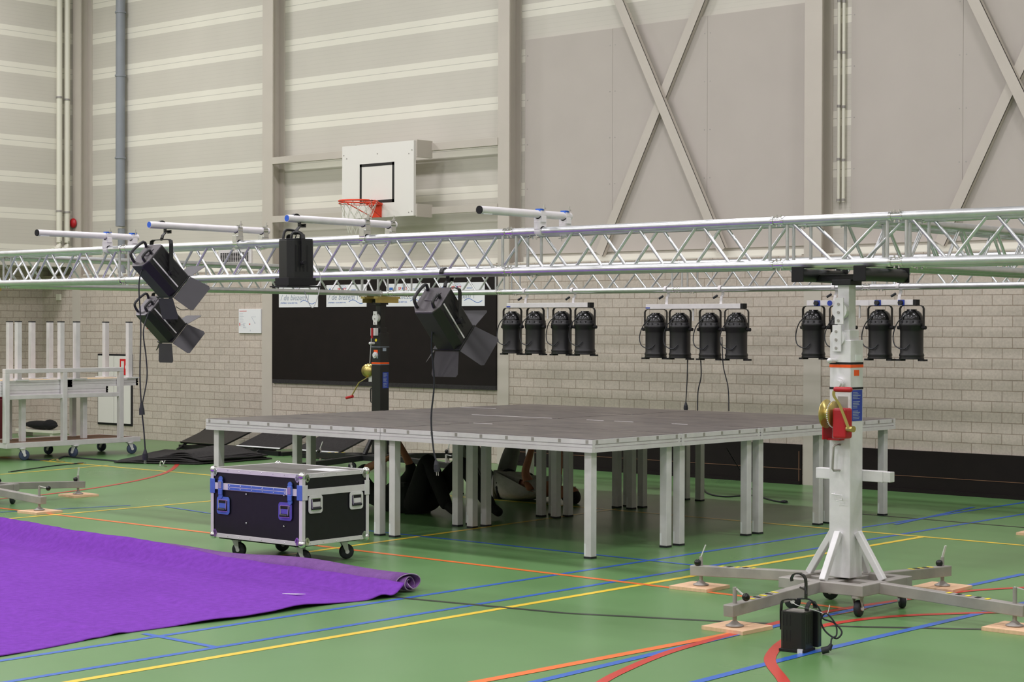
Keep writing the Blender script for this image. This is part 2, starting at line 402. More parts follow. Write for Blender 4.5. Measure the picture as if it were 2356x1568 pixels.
ppath([(408, 1068), (395, 1080), (370, 1091), (320, 1104), (250, 1117), (170, 1129), (60, 1142), (-60, 1152)], .05, RE)
struct('floor', fl, ['floor', 'l_blue', 'l_yellow', 'l_orange', 'l_red', 'l_black'])
# back wall: brick plinth standing proud of the cladding above it
wb = MB(); wb.box((XLB, YB, 0), (XR, YC+.3, BT), 0); wb.box((XLB, YC, BT), (XR, YC+.3, CEIL), 1)
struct('wall_back', wb, ['brick_b', 'clad'])
wl = MB(); wl.box((XLB-.3, YF, 0), (XLB, YC, BT+.12), 0); wl.box((XLB-.3, YF, BT+.12), (XL, YC, CEIL), 1)
struct('wall_left', wl, ['brick_l', 'clad'])
struct('wall_right', MB().box((XR, YF, 0), (XR+.3, YC, CEIL)), 'panel')
struct('wall_front', MB().box((XLB, YF-.3, 0), (XR, YF, CEIL)), 'panel')
struct('ceiling', MB().box((XLB-.3, YF-.3, CEIL), (XR+.3, YC+.3, CEIL+.2)), 'panel')
# lamps of the hall (their light is set at the top)
lamp0 = None
_rows = {12.2: 'nearest the back wall', 7.2: 'second from the back wall', 2.2: 'third from the back wall', -2.8: 'furthest from the back wall'}
_cols = {-19.5: 'along the left wall', -14.5: 'left of the stage', -9.5: 'over the stage', -4.5: 'right of the stage', .5: 'along the right wall'}
for l in LIGHTS:
    _lb = 'long flat ceiling lamp %s, in the row %s' % (_cols[round(l.location.x, 1)], _rows[round(l.location.y, 1)])
    if lamp0 is None:
        lamp0 = thing('ceiling_light', _lb, 'lamp', (l.location.x, l.location.y, CEIL), group='ceiling lamps of the hall')
        MB().box((-.8, -.28, -.12), (.8, .28, -.001)).build('housing', 'paint', lamp0)
        em, nt, b_, N_, L_ = nodes('lamp_diffuser'); b_.inputs['Emission Color'].default_value = (1, .97, .9, 1); b_.inputs['Emission Strength'].default_value = 2.0
        M['diff'] = em; MB().box((-.76, -.25, -.145), (.76, .25, -.12)).build('diffuser', 'diff', lamp0)
    else: dup(lamp0, _lb, (l.location.x, l.location.y, CEIL))
# H-shaped steel columns
tn = [0]
def trim(mb, mats='paint', bevel=0.):
    tn[0] += 1; return struct('trim_%d' % tn[0], mb, mats, None, bevel)
for x0, x1 in ((-21.935, -21.75), (-17.855, -17.66), (-13.83, -13.66), (-9.785, -9.587), (-5.72, -5.53), (-1.65, -1.46)):
    c_ = MB(); c_.box((x0, YB-.012, 0), (x1, YB+.006, CEIL)); c_.box((x0, YC-.02, BT), (x1, YC-.001, CEIL))
    xm = (x0+x1)/2; c_.box((xm-.006, YB+.006, BT), (xm+.006, YC-.02, CEIL)); trim(c_)
# pale flashing on the brick ledge
for a_, b_ in ((-21.7, -17.9), (-17.6, -13.87), (-13.6, -9.82), (-9.55, -5.76), (-5.5, XR)):
    trim(MB().box((a_, YB+.004, BT), (b_, YC-.012, BT+.012)).box((a_, YC-.03, BT+.012), (b_, YC-.002, BT+.075)), 'flash')
# wall boards in the right bays
for a_, b_, t_ in ((-13.585, -9.83, 4.78), (-9.37, -5.78, 6.6), (-5.5, -1.7, 6.6)):
    m_ = MB(); n_ = 3; w_ = (b_-a_)/n_
    for i in range(n_): m_.box((a_+w_*i+.0015, YC-.026, 2.365), (a_+w_*(i+1)-.0015, YC-.002, t_))
    for i in range(n_):
        for k in range(5):
            for e in (.035, w_-.035):
                zz = 2.6+k*.5
                if zz < t_: m_.cyl((a_+w_*i+e, YC-.0275, zz), (a_+w_*i+e, YC-.025, zz), .007, n=6, mat=1)
    trim(m_, ['panel', 'galv_worn'])
# crossed flat braces of the wind bays (angle section)
def brace(p, q, y, wd):
    p, q = Vector(p), Vector(q); d = (q-p).normalized(); n = Vector((d.z, 0, -d.x))*(wd/2)
    m_ = MB(); yy = Vector((0, y, 0))
    m_.prism([p-n+yy, q-n+yy, q+n+yy, p+n+yy], (0, .008, 0))
    s_ = n if n.x > 0 else -n
    m_.prism([p+s_+yy, q+s_+yy, q+s_*.9+yy, p+s_*.9+yy], (0, .05, 0)); trim(m_)
brace((-13.15, 0, 7.0), (-10.83, 0, 2.34), 15.575, .11)
brace((-10.08, 0, 7.0), (-12.47, 0, 2.34), 15.62, .11)
brace((-9.23, 0, 7.0), (-6.90, 0, 2.34), 15.575, .11)
brace((-6.03, 0, 7.0), (-8.38, 0, 2.34), 15.62, .11)
# two horizontal rails carrying the basketball board
trim(MB().box((-17.66, YB-.02, 3.60), (-13.83, YB+.06, 3.685)))
trim(MB().box((-17.66, YB-.02, 2.86), (-13.83, YB+.06, 2.94)))
# dark impact boards along the floor, with a worn pale groove
for a_, b_ in ((-13.66, -9.80), (-9.58, XR)):
    trim(MB().box((a_, YB-.022, .0), (b_, YB, .395), 0).box((a_, YB-.026, .150), (b_, YB-.02, .155), 1).box((a_, YB-.045, .0), (b_, YB-.02, .035), 0), ['blackboard', 'brown'])
trim(MB().box((-9.828, YB-.026, .0), (-9.820, YB, .33), 0), ['brown'])
# white double door in the left corner
d1 = MB(); d1.box((-21.33, YB-.014, .17), (-20.545, YB, 1.155), 0)
door = struct('door_1', d1, ['black_matt'])
MB().box((-21.30, YB-.03, .20), (-20.94, YB-.012, 1.13)).build('door_leaf', 'white', door)
MB().box((-20.93, YB-.03, .20), (-20.57, YB-.012, 1.13)).build('door_leaf', 'white', door)
hs = thing('fire_hose_sign', 'red fire hose sign with white pictogram on the white wall cabinet', 'sign', (-20.68, YB-.031, .98))
MB().box((-.115, -.004, -.11), (.115, 0, .11)).build('sign_panel', 'sign_red', hs)
MB().box((-.085, -.006, -.02), (-.02, -.003, .08)).cyl((.04, -.006, .0), (.04, -.003, .0), .035, n=14).box((.03, -.006, -.075), (.075, -.003, -.05)).build('pictogram', 'white', hs)
# things fixed on the walls
tag(MB().box((-22.31, YB-.03, 1.91), (-22.21, YB, 2.0)).build('thermostat', 'pvc', None, .004, org=(-22.26, YB, 1.95)), 'small cream square wall box high on the brick wall in the shaded corner', 'wall box')
bell = thing('alarm_bell', 'round red alarm bell fixed beside the corner column', 'bell', (-21.88, 15.486, 3.0))
MB().cyl((0, 0, 0), (0, -.02, 0), .05, n=16).build('back_plate', 'red', bell)
MB().lathe([(.07, .018), (.068, .035), (.055, .05), (.03, .06), (.001, .063)], 18, T=Matrix.Rotation(R(90), 4, 'X')).build('gong', 'red', bell)
def pipe(name, label, x, y, r, z0, z1, mat_, clips, elbow=False, cm='galv_worn'):
    o = thing(name, label, 'pipe', (x, y, z0))
    m_ = MB(); m_.cyl((0, 0, .0), (0, 0, z1-z0), r, n=14, cap=False)
    if elbow: m_.tube([(0, 0, 0.02), (0, -.005, -.05), (0, -.02, -.085), (0, -.05, -.11), (0, -.09, -.115)], r*1.02, 12); m_.cyl((0, -.075, -.113), (0, -.095, -.116), r*1.3, n=14)
    m_.build('tube', mat_, o)
    for z in clips: MB().cyl((0, 0, z-z0-.012), (0, 0, z-z0+.012), r*1.18, n=14).build('pipe_clip', cm, o)
    return o
pipe('drain_pipe', 'left one of two cream drain pipes running down the left wall', -21.89, 15.235, .04, 2.72, CEIL, 'pvc', (4.76, 3.16, 6.3), True)
pipe('drain_pipe', 'right one of two cream drain pipes, next to the corner column', -21.89, 15.365, .04, 2.72, CEIL, 'pvc', (4.74, 3.15, 6.3), True)
pipe('rainwater_pipe', 'single grey downpipe with sleeve joints left of the ventilation grille', -20.97, 15.6, .065, 2.93, CEIL, 'grey_pipe', (5.02, 3.88, 5.9), False, 'grey_pipe')
bk = thing('pipe_bracket', 'grey stub pipe continuing below the grey downpipe', 'pipe', (-20.97, 15.62, 2.3)); MB().cyl((0, 0, -.02), (0, 0, .60), .05, n=14).build('tube', 'grey_pipe', bk)
p1 = pipe('conduit', 'thin cream conduit left of its twin beside the third column', -9.50, 15.66, .016, 2.78, CEIL, 'pvc', (3.2, 3.72, 4.25, 4.75, 2.8, 5.3), False)
p2 = pipe('conduit', 'thin cream conduit nearest the wide wall board on the right', -9.445, 15.66, .016, 2.78, CEIL, 'pvc', (3.19, 3.71, 4.24, 4.74, 2.8, 5.3), False)
vg = thing('vent_grille', 'rectangular ventilation grille in the cladding above the brick wall', 'vent', (-18.62, YC, 2.45))
MB().box((-.33, -.02, -.10), (.33, 0, .10)).build('frame', 'alu_dull', vg)
g_ = MB(); g_.box((-.285, -.024, -.062), (.285, -.018, .062), 1)
for i in range(14): g_.box((-.285+i*.0438-.002, -.028, -.062), (-.285+i*.0438+.002, -.022, .062), 0)
for i in range(8): g_.box((-.285, -.03, -.06+i*.0171-.0015), (.285, -.026, -.06+i*.0171+.0015), 0)
g_.build('grating', ['alu_dull', 'black_matt'], vg)
wbd = thing('whiteboard', 'small white notice sheet board on the brick wall left of the dark panel', 'whiteboard', (-18.085, YB, 1.61))
MB().box((-.217, -.02, -.155), (.217, 0, .157)).build('board', 'paper', wbd, .003)
pr_ = MB(); pr_.box((-.20, -.0212, .128), (-.06, -.02, .134), 0); pr_.box((-.2, -.0212, -.06), (-.185, -.02, -.02), 0); pr_.box((-.01, -.0212, -.045), (.01, -.02, -.03), 0)
for k in range(9): pr_.box((-.2, -.0212, .10-k*.02), (-.2+random.uniform(.06, .1), -.02, .102-k*.02), 1)
for k in range(5): pr_.box((-.13, -.0212, -.03-k*.014), (-.13+random.uniform(.03, .07), -.02, -.027-k*.014), 1)
pr_.box((.03, -.0212, .055), (.12, -.02, .057), 1); pr_.beam((.04, -.0206, .05), (.1, -.0206, -.02), .003, .001, (0, 1, 0), 1); pr_.box((.095, -.0212, -.03), (.108, -.02, -.018), 1); pr_.box((.01, -.0212, -.13), (.016, -.02, -.11), 1)
pr_.build('print', ['text_red', 'text_grey'], wbd)
rf = MB(); rf.box((-.06, -.05, -.05), (.06, 0, .05)); tag(rf.build('fire_call_point', 'red', None, .006, org=(0, 0, 0)), 'small red alarm box on the brick wall behind the hanging lower spotlight', 'alarm box').location = (FY(350, 748, YB).x, YB, FY(350, 748, YB).z)
# dark pin board with four club signs
nb = thing('notice_panel', 'large dark brown wall panel behind the stage below the basketball board', 'panel', (-15.74, YB, .86))
MB().box((-1.90, -.03, .02), (1.905, 0, 1.275)).build('panel', 'blackboard', nb)
MB().box((-1.90, -.029, -.03), (1.905, 0, .02)).build('bottom_rail', 'black_felt', nb)
for x0, x1, t_ in ((-17.505, -16.785, 'leftmost of the four white club signs on the dark wall panel'), (-16.63, -15.925, 'second from left of the four white club signs on the dark wall panel'),
                   (-15.585, -14.87, 'third from left of the four white club signs, right of the black lifting tower'), (-14.72, -14.005, 'rightmost of the four white club signs on the dark wall panel')):
    z0, z1 = 1.785, 2.055; W_ = x1-x0
    s_ = thing('club_sign', t_, 'sign', (x0, YB-.03, z0), group='white club signs on the dark panel')
    MB().box((0, -.006, 0), (W_, 0, z1-z0)).build('board', 'paper', s_)
    y_ = -.0068
    text_mesh('lettering', '/ de biezem \\', .10, 'text_grey', TB((.03, y_, .088)), s_, .25)
    text_mesh('lettering', 'ZWEMBAD · KLAAS BEST HAL', .024, 'text_blue', TB((.03, y_, .045)), s_)
    text_mesh('lettering', 'SP   RT', .05, 'text_red', TB((.20, y_, .195)), s_, 0, .001)
    text_mesh('lettering', 'centrum', .024, 'text_blue', TB((.44, y_, .2)), s_)
    sw = MB()
    sw.strap([(.40+.28*t, y_, .062+.022*math.sin(2*math.pi*t)) for t in [i/20 for i in range(21)]], (0, 0, 1), .007, .001)
    sw.cyl((.282, y_-.0004, .213), (.282, y_+.0004, .213), .018, n=14); sw.box((.05, y_-.0004, .195), (.11, y_+.0004, .225))
    for k in (1, 2, 3): sw.strap([(.282+.018*k*math.cos(a_)*1.2+.01, y_, .213+.015*k*math.sin(a_)*1.1) for a_ in [R(10+i*10) for i in range(13)]], (0, 1, 0), .001, .0022)
    sw.build('emblem', 'text_blue', s_)
# basketball board
bb = thing('basketball_hoop', 'white basketball backboard with black square, orange rim and net on the wall rails', 'basketball hoop', (-15.475, 15.2, 2.83))
b_ = MB(); b_.box((-.60, 0, 0), (.60, .035, .87), 0); y0_ = -.0012
for a0, a1, z0, z1 in ((-.297, .283, .605, .64), (-.297, .283, .17, .205), (-.297, -.262, .17, .64), (.248, .283, .17, .64)): b_.box((a0, y0_, z0), (a1, 0.001, z1), 1)
for x_, z_ in ((-.57, .76), (.57, .76), (-.57, .05), (.57, .05), (0, .75), (-.52, .72), (.52, .72), (.52, .04)): b_.cyl((x_, -.003, z_), (x_, .0, z_), .008, n=8, mat=2)
b_.build('backboard', ['white', 'black', 'galv_worn'], bb)
for x_ in (-.45, .58):
    MB().box((x_, .035, .68), (x_+.04, .29, .88)).build('mounting_bracket', 'paint', bb)
    MB().box((x_, .035, -.01), (x_+.04, .29, .14)).build('mounting_bracket', 'paint', bb)
rx, ry, rz_, rr = .0, -.31, .175, .225
rim = MB().tube([(rx+rr*math.cos(a), ry+rr*math.sin(a), rz_) for a in [2*math.pi*i/36 for i in range(36)]], .0105, 8, closed=True)
rim.tube([(rx+rr*math.cos(a), ry+rr*math.sin(a), rz_-.03) for a in [2*math.pi*i/36 for i in range(36)]], .005, 6, closed=True)
for sx in (-1, 1): rim.cyl((.09*sx, -.02, rz_-.02), (.1*sx, -.12, rz_), .012, n=8); rim.cyl((.07*sx, -.0, .0), (.15*sx, ry-.05, rz_-.012), .006, n=8)
rm = rim.build('rim', 'orange_red', bb)
MB().box((-.075, -.03, .0), (.075, -.0, .165)).box((-.09, -.09, .14), (.09, 0, .165)).build('rim_bracket', 'orange_red', bb)
nt_ = MB(); NR = 12
for k in range(NR):
    for s_ in (1, -1):
        pts = []
        for i in range(9):
            t = i/8; a = 2*math.pi*(k+s_*t*2.0)/NR; r_ = rr*(1-.52*t**.8)
            pts.append((rx+r_*math.cos(a), ry+r_*math.sin(a), rz_-.01-.37*t))
        nt_.tube(pts, .0035, 5)
nt_.build('net', 'net', bb)
# ================================================================ stage decks
SX, SY, HS = -7.626, 9.488, .801
def stage_deck(label):
    t = thing('stage_deck', label, 'stage deck', group='stage decks of the low platform')
    Lx, Ly = 1.994, .994                      # local origin: front right corner on the floor
    MB().box((-Lx+.012, .012, HS-.018), (-.012, Ly-.012, HS-.0)).build('deck_board', 'deck', t)
    fr = MB()
    def rail(p, q, n):                        # extruded edge profile: lip, groove, belly, groove, foot
        p, q, n = Vector(p), Vector(q), Vector(n)
        for z0, z1, d, m_ in ((-.003, -.033, .0, 0), (-.033, -.039, .008, 1), (-.039, -.055, .001, 0), (-.055, -.060, .007, 1), (-.060, -.088, -.002, 0)):
            a, b = p+n*(-d), q+n*(-d); c, e = p-n*.03, q-n*.03
            fr.prism([a+Vector((0, 0, HS+z0)), a+Vector((0, 0, HS+z1)), c+Vector((0, 0, HS+z1)), c+Vector((0, 0, HS+z0))], b-a, m_)
    rail((-Lx, 0, 0), (0, 0, 0), (0, -1, 0)); rail((0, .0301, 0), (0, Ly-.0301, 0), (1, 0, 0)); rail((0, Ly, 0), (-Lx, Ly, 0), (0, 1, 0)); rail((-Lx, Ly-.0301, 0), (-Lx, .0301, 0), (-1, 0, 0))
    for i in range(9): fr.box((-Lx+.045+i*.238-.012, -.0012, HS-.030), (-Lx+.045+i*.238+.012, .002, HS-.006), 2)
    for i in range(5): fr.box((-.001, .05+i*.2235-.012, HS-.030), (.0012, .05+i*.2235+.012, HS-.006), 2)
    fr.build('edge_frame', ['white_edge', 'alu_dull', 'galv_worn'], t)
    MB().box((-Lx+.03, Ly/2-.02, HS-.07), (-.03, Ly/2+.02, HS-.02)).box((-Lx/2-.02, .03, HS-.07), (-Lx/2+.02, Ly-.03, HS-.02)).build('cross_member', 'alu_dull', t)
    for x_ in (-.075, -Lx+.075):
        for y_ in (.075, Ly-.075):
            l = MB().box((x_-.03, y_-.03, .012), (x_+.03, y_+.03, HS-.02)).build('leg', 'alu_dull', t, .003)
            MB().box((x_-.031, y_-.031, 0), (x_+.031, y_+.031, .014)).build('foot_cap', 'rubber', l)
            MB().box((x_-.028, y_-.0308, .02), (x_-.014, y_-.029, .10)).build('leg_sticker', 'paper', l)
    return t
rows = ['in the front row', 'in the second row', 'in the third row', 'in the back row, nearest the brick wall']
d0 = None
for i in range(2):
    for j in range(4):
        lb = 'low stage deck %s, %s half of the platform' % (rows[j], ('right', 'left')[i])
        loc = (SX-2*i, SY+j, 0)
        if d0 is None: d0 = stage_deck(lb); d0.location = loc
        else: dup(d0, lb, loc)
for n_, (a_, b_) in enumerate((((1025, 934), (1145, 939)), ((1085, 953), (1275, 961)), ((1350, 965), (1385, 967)), ((1412, 968), (1455, 970)), ((1545, 974), (1575, 976)), ((1050, 970), (1140, 974)))):
    A = FZ(*a_, HS+.0005); B = FZ(*b_, HS+.0005); yv = SY+(3, 2, 2, 2, 2, 1)[n_]
    tgt = [o for o in COL.objects if o.name.startswith('stage_deck') and abs(o.location.y-yv) < .01 and o.location.x >= max(A.x, B.x)-.01 and o.location.x-2 <= min(A.x, B.x)+.4]
    if tgt:
        o = tgt[0]; MB().box((max(A.x-o.location.x, -1.985), -.001, HS-.003), (min(B.x-o.location.x, -.005), .006, HS+.0012)).build('edge_scuff', 'white_edge', o)
# ================================================================ trusses
CR, HC = .0245, .122                         # chord radius, half spacing of the chords
def truss(label, p, d, L, per=None, post=True, grp='aluminium truss sections of the frame', couple=(1, 1)):
    """box truss section: p = centre of its start, d = unit direction (level), L = length"""
    p = Vector(p); d = Vector(d); s = Vector((-d.y, d.x, 0)); u = Vector((0, 0, 1))
    t = thing('truss_section', label, 'truss', p, group=grp)
    cor = [(-1, 1), (1, 1), (1, -1), (-1, -1)]
    P = [s*(a*HC)+u*(b*HC) for a, b in cor]
    for c in P: MB().cyl(c+d*.04, c+d*(L-.04), CR, n=16).build('chord', 'alu', t)
    for k, e in ((0, 0), (1, L)):
        for c in P:
            if couple[k]:
                q = MB(); sg = 1 if k == 0 else -1
                q.cyl(c+d*(e), c+d*(e+sg*.028), CR*.86, n=14); q.cyl(c+d*(e+sg*.028), c+d*(e+sg*.042), CR*1.12, n=14)
                q.cyl(c+d*(e+sg*.014)-u*.034, c+d*(e+sg*.014)+u*.034, .006, n=6)
                q.build('coupler', 'chrome', t)
    n = per or max(2, round((L-.1)/.48)); a0, a1 = .075, L-.075
    for k in range(4):
        A, B = P[k], P[(k+1) % 4]
        if k in (1, 3): hi, lo = (A, B) if A.z > B.z else (B, A)
        else: hi, lo = A, B
        off = (hi-lo).normalized()*-(CR*.7)
        if post:
            for e in (a0-.018, a1+.018): MB().cyl(lo+d*e, hi+d*e, .0095, n=8, cap=False).build('post', 'alu', t)
        step = (a1-a0)/(2*n)
        for i in range(2*n):
            e0, e1 = a0+step*i+(.012 if i else .0), a0+step*(i+1)-.012
            q0, q1 = (hi, lo) if i % 2 == 0 else (lo, hi)
            MB().cyl(q0+d*e0, q1+d*e1, .0095, n=8, cap=False).build('diagonal', 'alu', t)
    return t
TZ, FY0, BY0, LX0, RX0 = 2.0195, 8.82, 13.922, -13.97, -5.295
dx, dy = (1, 0, 0), (0, 1, 0)
truss('short corner truss block on the black tower at the left edge', (LX0-.37, FY0, TZ), dx, .74, 1)
truss('front truss section at the far left, between the corner and the leftmost outrigger pipe', (LX0+.37, FY0, TZ), dx, -11.643-(LX0+.37), 4)
truss('long front truss section carrying the black spotlights, left of the stage centre', (-11.643, FY0, TZ), dx, 3.977, 8)
truss('front truss section above the stage, left of the silver tower', (-7.666, FY0, TZ), dx, 2.006, 4)
truss('short corner truss block resting on the silver lifting tower', (-5.66, FY0, TZ), dx, .743, 1)
truss('front truss section running out of the picture at the right', (-4.917, FY0, TZ), dx, 2.05, 4)
truss('left side truss section near the left tower, running towards the back wall', (LX0, FY0+.13, TZ), dy, 2.3, 5)
truss('left side truss section leading to the black tower at the back', (LX0, FY0+2.43, TZ), dy, 2.42, 5)
truss('short corner truss block on the black tower in front of the club signs', (LX0-.36, BY0, TZ), dx, .50, 1)
truss('back truss section left of the row of par cans', (LX0+.14, BY0, TZ), dx, 1.54, 3)
truss('long back truss section carrying the two left lamp bars', (-12.29, BY0, TZ), dx, 2.2, 4)
truss('back truss section behind the second lamp bar', (-10.09, BY0, TZ), dx, 2.0, 4)
truss('back truss section carrying the lamp bar behind the silver tower', (-8.09, BY0, TZ), dx, 2.0, 4)
truss('back truss section at the right edge of the picture', (-6.09, BY0, TZ), dx, 2.0, 4)
truss('right side truss section leading away from the silver tower', (RX0+.0, FY0+.13, TZ), dy, 2.35, 5)
truss('right side truss section behind the picture edge', (RX0+.0, FY0+2.48, TZ), dy, 2.35, 5)
# ================================================================ outrigger pipes on top of the front truss
def outrigger(label, px_end, px_f, px_r, end='open', film='none'):
    xf = FY(px_f, 545, FY0-HC).x; xr = FY(px_r, 545, FY0+HC).x; xa = (xf+xr)/2
    yend = FX(px_end[0], px_end[1], xa).y; zp = 2.246; y1 = FY0+HC+.045
    t = thing('outrigger_pipe', label, 'pipe', (xa, FY0, TZ+HC), group='aluminium pipes clamped across the front truss')
    g = MB(); g.cyl((0, yend-FY0, zp-TZ-HC), (0, y1-FY0, zp-TZ-HC), .0245, n=18)
    g.build('tube', 'alu_dull', t)
    e = MB()
    if end == 'cap': e.cyl((0, yend-FY0-.004, zp-TZ-HC), (0, yend-FY0+.004, zp-TZ-HC), .0248, n=18); e.build('end_cap', 'black_matt', t)
    else: e.cyl((0, yend-FY0-.0015, zp-TZ-HC), (0, yend-FY0+.001, zp-TZ-HC), .021, n=18); e.build('pipe_mouth', 'blue', t)
    for sy in (-1, 1):
        y_ = sy*HC; zt = zp-TZ-HC
        c = MB()
        c.cyl((0, y_-.022, zt), (0, y_+.022, zt), .031, n=12); c.box((-.033, y_-.022, zt-.05), (.033, y_+.022, zt-.012))
        c.cyl((-.024, y_, -.0), (.024, y_, 0), .031, n=12); c.box((-.024, y_-.033, .01), (.024, y_+.033, zt-.045))
        cc = c.build('double_clamp', 'chrome' if film == 'none' else 'alu_dull', t, .002)
        MB().cyl((.034, y_, zt+.02), (.034, y_, zt+.06), .004, n=6).cyl((.034, y_, zt+.03), (.034, y_, zt+.04), .012, n=6).build('bolt', 'chrome', cc)
        MB().cyl((0, y_-.035, -.02), (0, y_-.035, -.055), .004, n=6).box((-.02, y_-.04, -.04), (.02, y_-.03, -.034)).build('wing_nut', 'chrome', cc)
        if film != 'none': MB().box((-.02, y_-.0235, zt+.012), (.02, y_+.0235, zt+.0335)).build('blue_label', 'blue', cc)
    if end == 'cap': MB().box((-.008, yend-FY0+.02, zt-.024), (.016, yend-FY0+.1, zt-.0195)).build('sticker', 'paper', t)
    return t, xa, yend
OP = [outrigger('leftmost outrigger pipe with black end cap and blue clamps', (85, 527), 245, 308, 'cap', 'blue'),
      outrigger('outrigger pipe with blue mouth above the pair of hanging spotlights', (343, 515), 543, 610),
      outrigger('outrigger pipe in front of the basketball net holding the upright black spotlight', (660, 497), 838, 900),
      outrigger('rightmost outrigger pipe with black end cap and nothing hanging from it', (1103, 474), 1243, 1300, 'cap', 'blue')]
# ================================================================ spotlights
def hook(mb, x, y, zt, zb, wdir=(0, 1, 0), side=(1, 0, 0), r=.028):
    """flat-bar hook over a pipe centred (x,y,zt) of radius r, shank down to zb"""
    s = Vector(side); c = Vector((x, y, zt)); pts = []
    for k in range(9): a = R(200-k*25); pts.append(c+s*(math.cos(a)*(r+.003))+Vector((0, 0, math.sin(a)*(r+.003))))
    pts += [c+s*(r+.006)+Vector((0, 0, -.03)), c+s*(r+.006)+Vector((0, 0, -.05)), Vector((c.x+s.x*.012, c.y+s.y*.012, zt-.07)), Vector((c.x+s.x*.004, c.y+s.y*.004, zb))]
    mb.strap(pts, wdir, .028, .006)
def spotlight(label, pipe_c, piv_z, az, tilt, sc_=1.0, barn=True, hookside=(0, 1, 0), hookw=(1, 0, 0), body='fresnel', doors=(50, 35, 55, 40), silver=True):
    """az: heading of the beam (0 = +Y, positive towards +X), tilt below level"""
    t = thing('spotlight', label, 'stage light', pipe_c, group=None)
    W, Hh, L = .20*sc_, .22*sc_, .34*sc_
    pz = piv_z-pipe_c[2]
    beam = Vector((math.sin(R(az))*math.cos(R(tilt)), math.cos(R(az))*math.cos(R(tilt)), -math.sin(R(tilt))))
    sd = Vector((math.cos(R(az)), -math.sin(R(az)), 0)); upv = sd.cross(beam)
    T = Matrix(((sd.x, upv.x, beam.x, 0), (sd.y, upv.y, beam.y, 0), (sd.z, upv.z, beam.z, pz), (0, 0, 0, 1)))   # local x side, y up, z beam
    top = -.10
    h = MB(); hook(h, 0, 0, 0, top-.002, hookw, hookside); h.cyl((0, 0, top-.006), (0, 0, top+.014), .008, n=8)
    hk = h.build('hook_clamp', 'black', t)
    kn = MB(); kn.cyl((hookside[0]*.03, hookside[1]*.03, -.036), (hookside[0]*.07, hookside[1]*.07, -.042), .006, n=6); kn.box((hookside[0]*.07-.018, hookside[1]*.07-.006, -.054), (hookside[0]*.07+.018, hookside[1]*.07+.006, -.03)); kn.build('wing_bolt', 'black_gloss', hk)
    yw = W/2+.022; y_ = MB()
    s3 = sd
    pts = [s3*-yw+Vector((0, 0, pz-.02)), s3*-yw+Vector((0, 0, top-.03)), s3*-(yw-.006)+Vector((0, 0, top-.008)), s3*-(yw-.03)+Vector((0, 0, top)), s3*(yw-.03)+Vector((0, 0, top)), s3*(yw-.006)+Vector((0, 0, top-.008)), s3*yw+Vector((0, 0, top-.03)), s3*yw+Vector((0, 0, pz-.02))]
    hd = Vector((math.sin(R(az)), math.cos(R(az)), 0))
    y_.strap(pts, hd, .032*sc_, .005); yk = y_.build('yoke', 'black', t)
    for sg in (-1, 1): MB().cyl(s3*(sg*(yw-.02))+Vector((0, 0, pz)), s3*(sg*(yw+.022))+Vector((0, 0, pz)), .017*sc_, n=8).build('pivot_knob', 'black_matt', yk)
    b = MB(); w2, h2 = W/2, Hh/2; c2 = .035*sc_
    prof = [(-w2+c2, -h2), (w2-c2, -h2), (w2, -h2+c2*1.4), (w2, h2-c2*.4), (w2-c2*.4, h2), (-w2+c2*.4, h2), (-w2, h2-c2*.4), (-w2, -h2+c2*1.4)]
    b.prism([T @ Vector((x, y, -L*.52)) for x, y in prof], T.to_3x3() @ Vector((0, 0, L*.92)))
    for k in range(4):
        for sx in (-1, 1): b.add([T @ Vector((sx*(w2+.001), -h2*.5+h2*.3*k, -L*.4)), T @ Vector((sx*(w2+.001), -h2*.5+h2*.3*k+.012, -L*.4)), T @ Vector((sx*(w2+.001), -h2*.5+h2*.3*k+.012, L*.2)), T @ Vector((sx*(w2+.001), -h2*.5+h2*.3*k, L*.2))], [(0, 1, 2, 3)], 1)
    bd = b.build('housing', ['black', 'black_matt'], t, .003)
    MB().xf if False else None
    q = MB(); q.box((-w2-.004, -h2*.99, L*.40), (w2+.004, h2*.99, L*.44)); q.xf(T); q.build('front_collar', 'black', t, .003)
    q = MB(); q.box((-w2*.8, -h2*.8, L*.44), (w2*.8, h2*.8, L*.455)); q.xf(T); q.build('lens', 'lens', t)
    q = MB(); q.prism([Vector((x*.98, y*.98, -L*.52)) for x, y in prof], (0, 0, -.008)); q.box((-w2*.45, -h2*.1, -L*.52-.014), (w2*.45, h2*.55, -L*.52-.008)); q.xf(T); rp = q.build('rear_plate', 'dull_steel' if silver else 'black', t, .002)
    hz = MB(); hz.tube(smooth_path([(-w2*.7, h2*.7, -L*.52), (-w2*.75, h2*.85, -L*.52-.05), (-w2*.75, -h2*.3, -L*.52-.07), (-w2*.7, -h2*.6, -L*.52-.03), (-w2*.65, -h2*.62, -L*.52)], 4), .0085*sc_+.002, 8); hz.xf(T); hz.build('handle', 'black', t)
    hz = MB(); hz.tube(smooth_path([(w2*.6, h2*.1, -L*.52), (w2*.62, h2*.12, -L*.52-.04), (w2*.62, -h2*.5, -L*.52-.045), (w2*.6, -h2*.62, -L*.52)], 4), .0085*sc_+.002, 8); hz.xf(T); hz.build('handle', 'black', t)
    if silver:
        for sx in (-1, 1):
            q = MB(); q.box((sx*(w2), -h2*.25, -L*.5), (sx*(w2+.004), -h2*.16, L*.36)); q.xf(T); q.build('edge_strip', 'alu_dull', t)
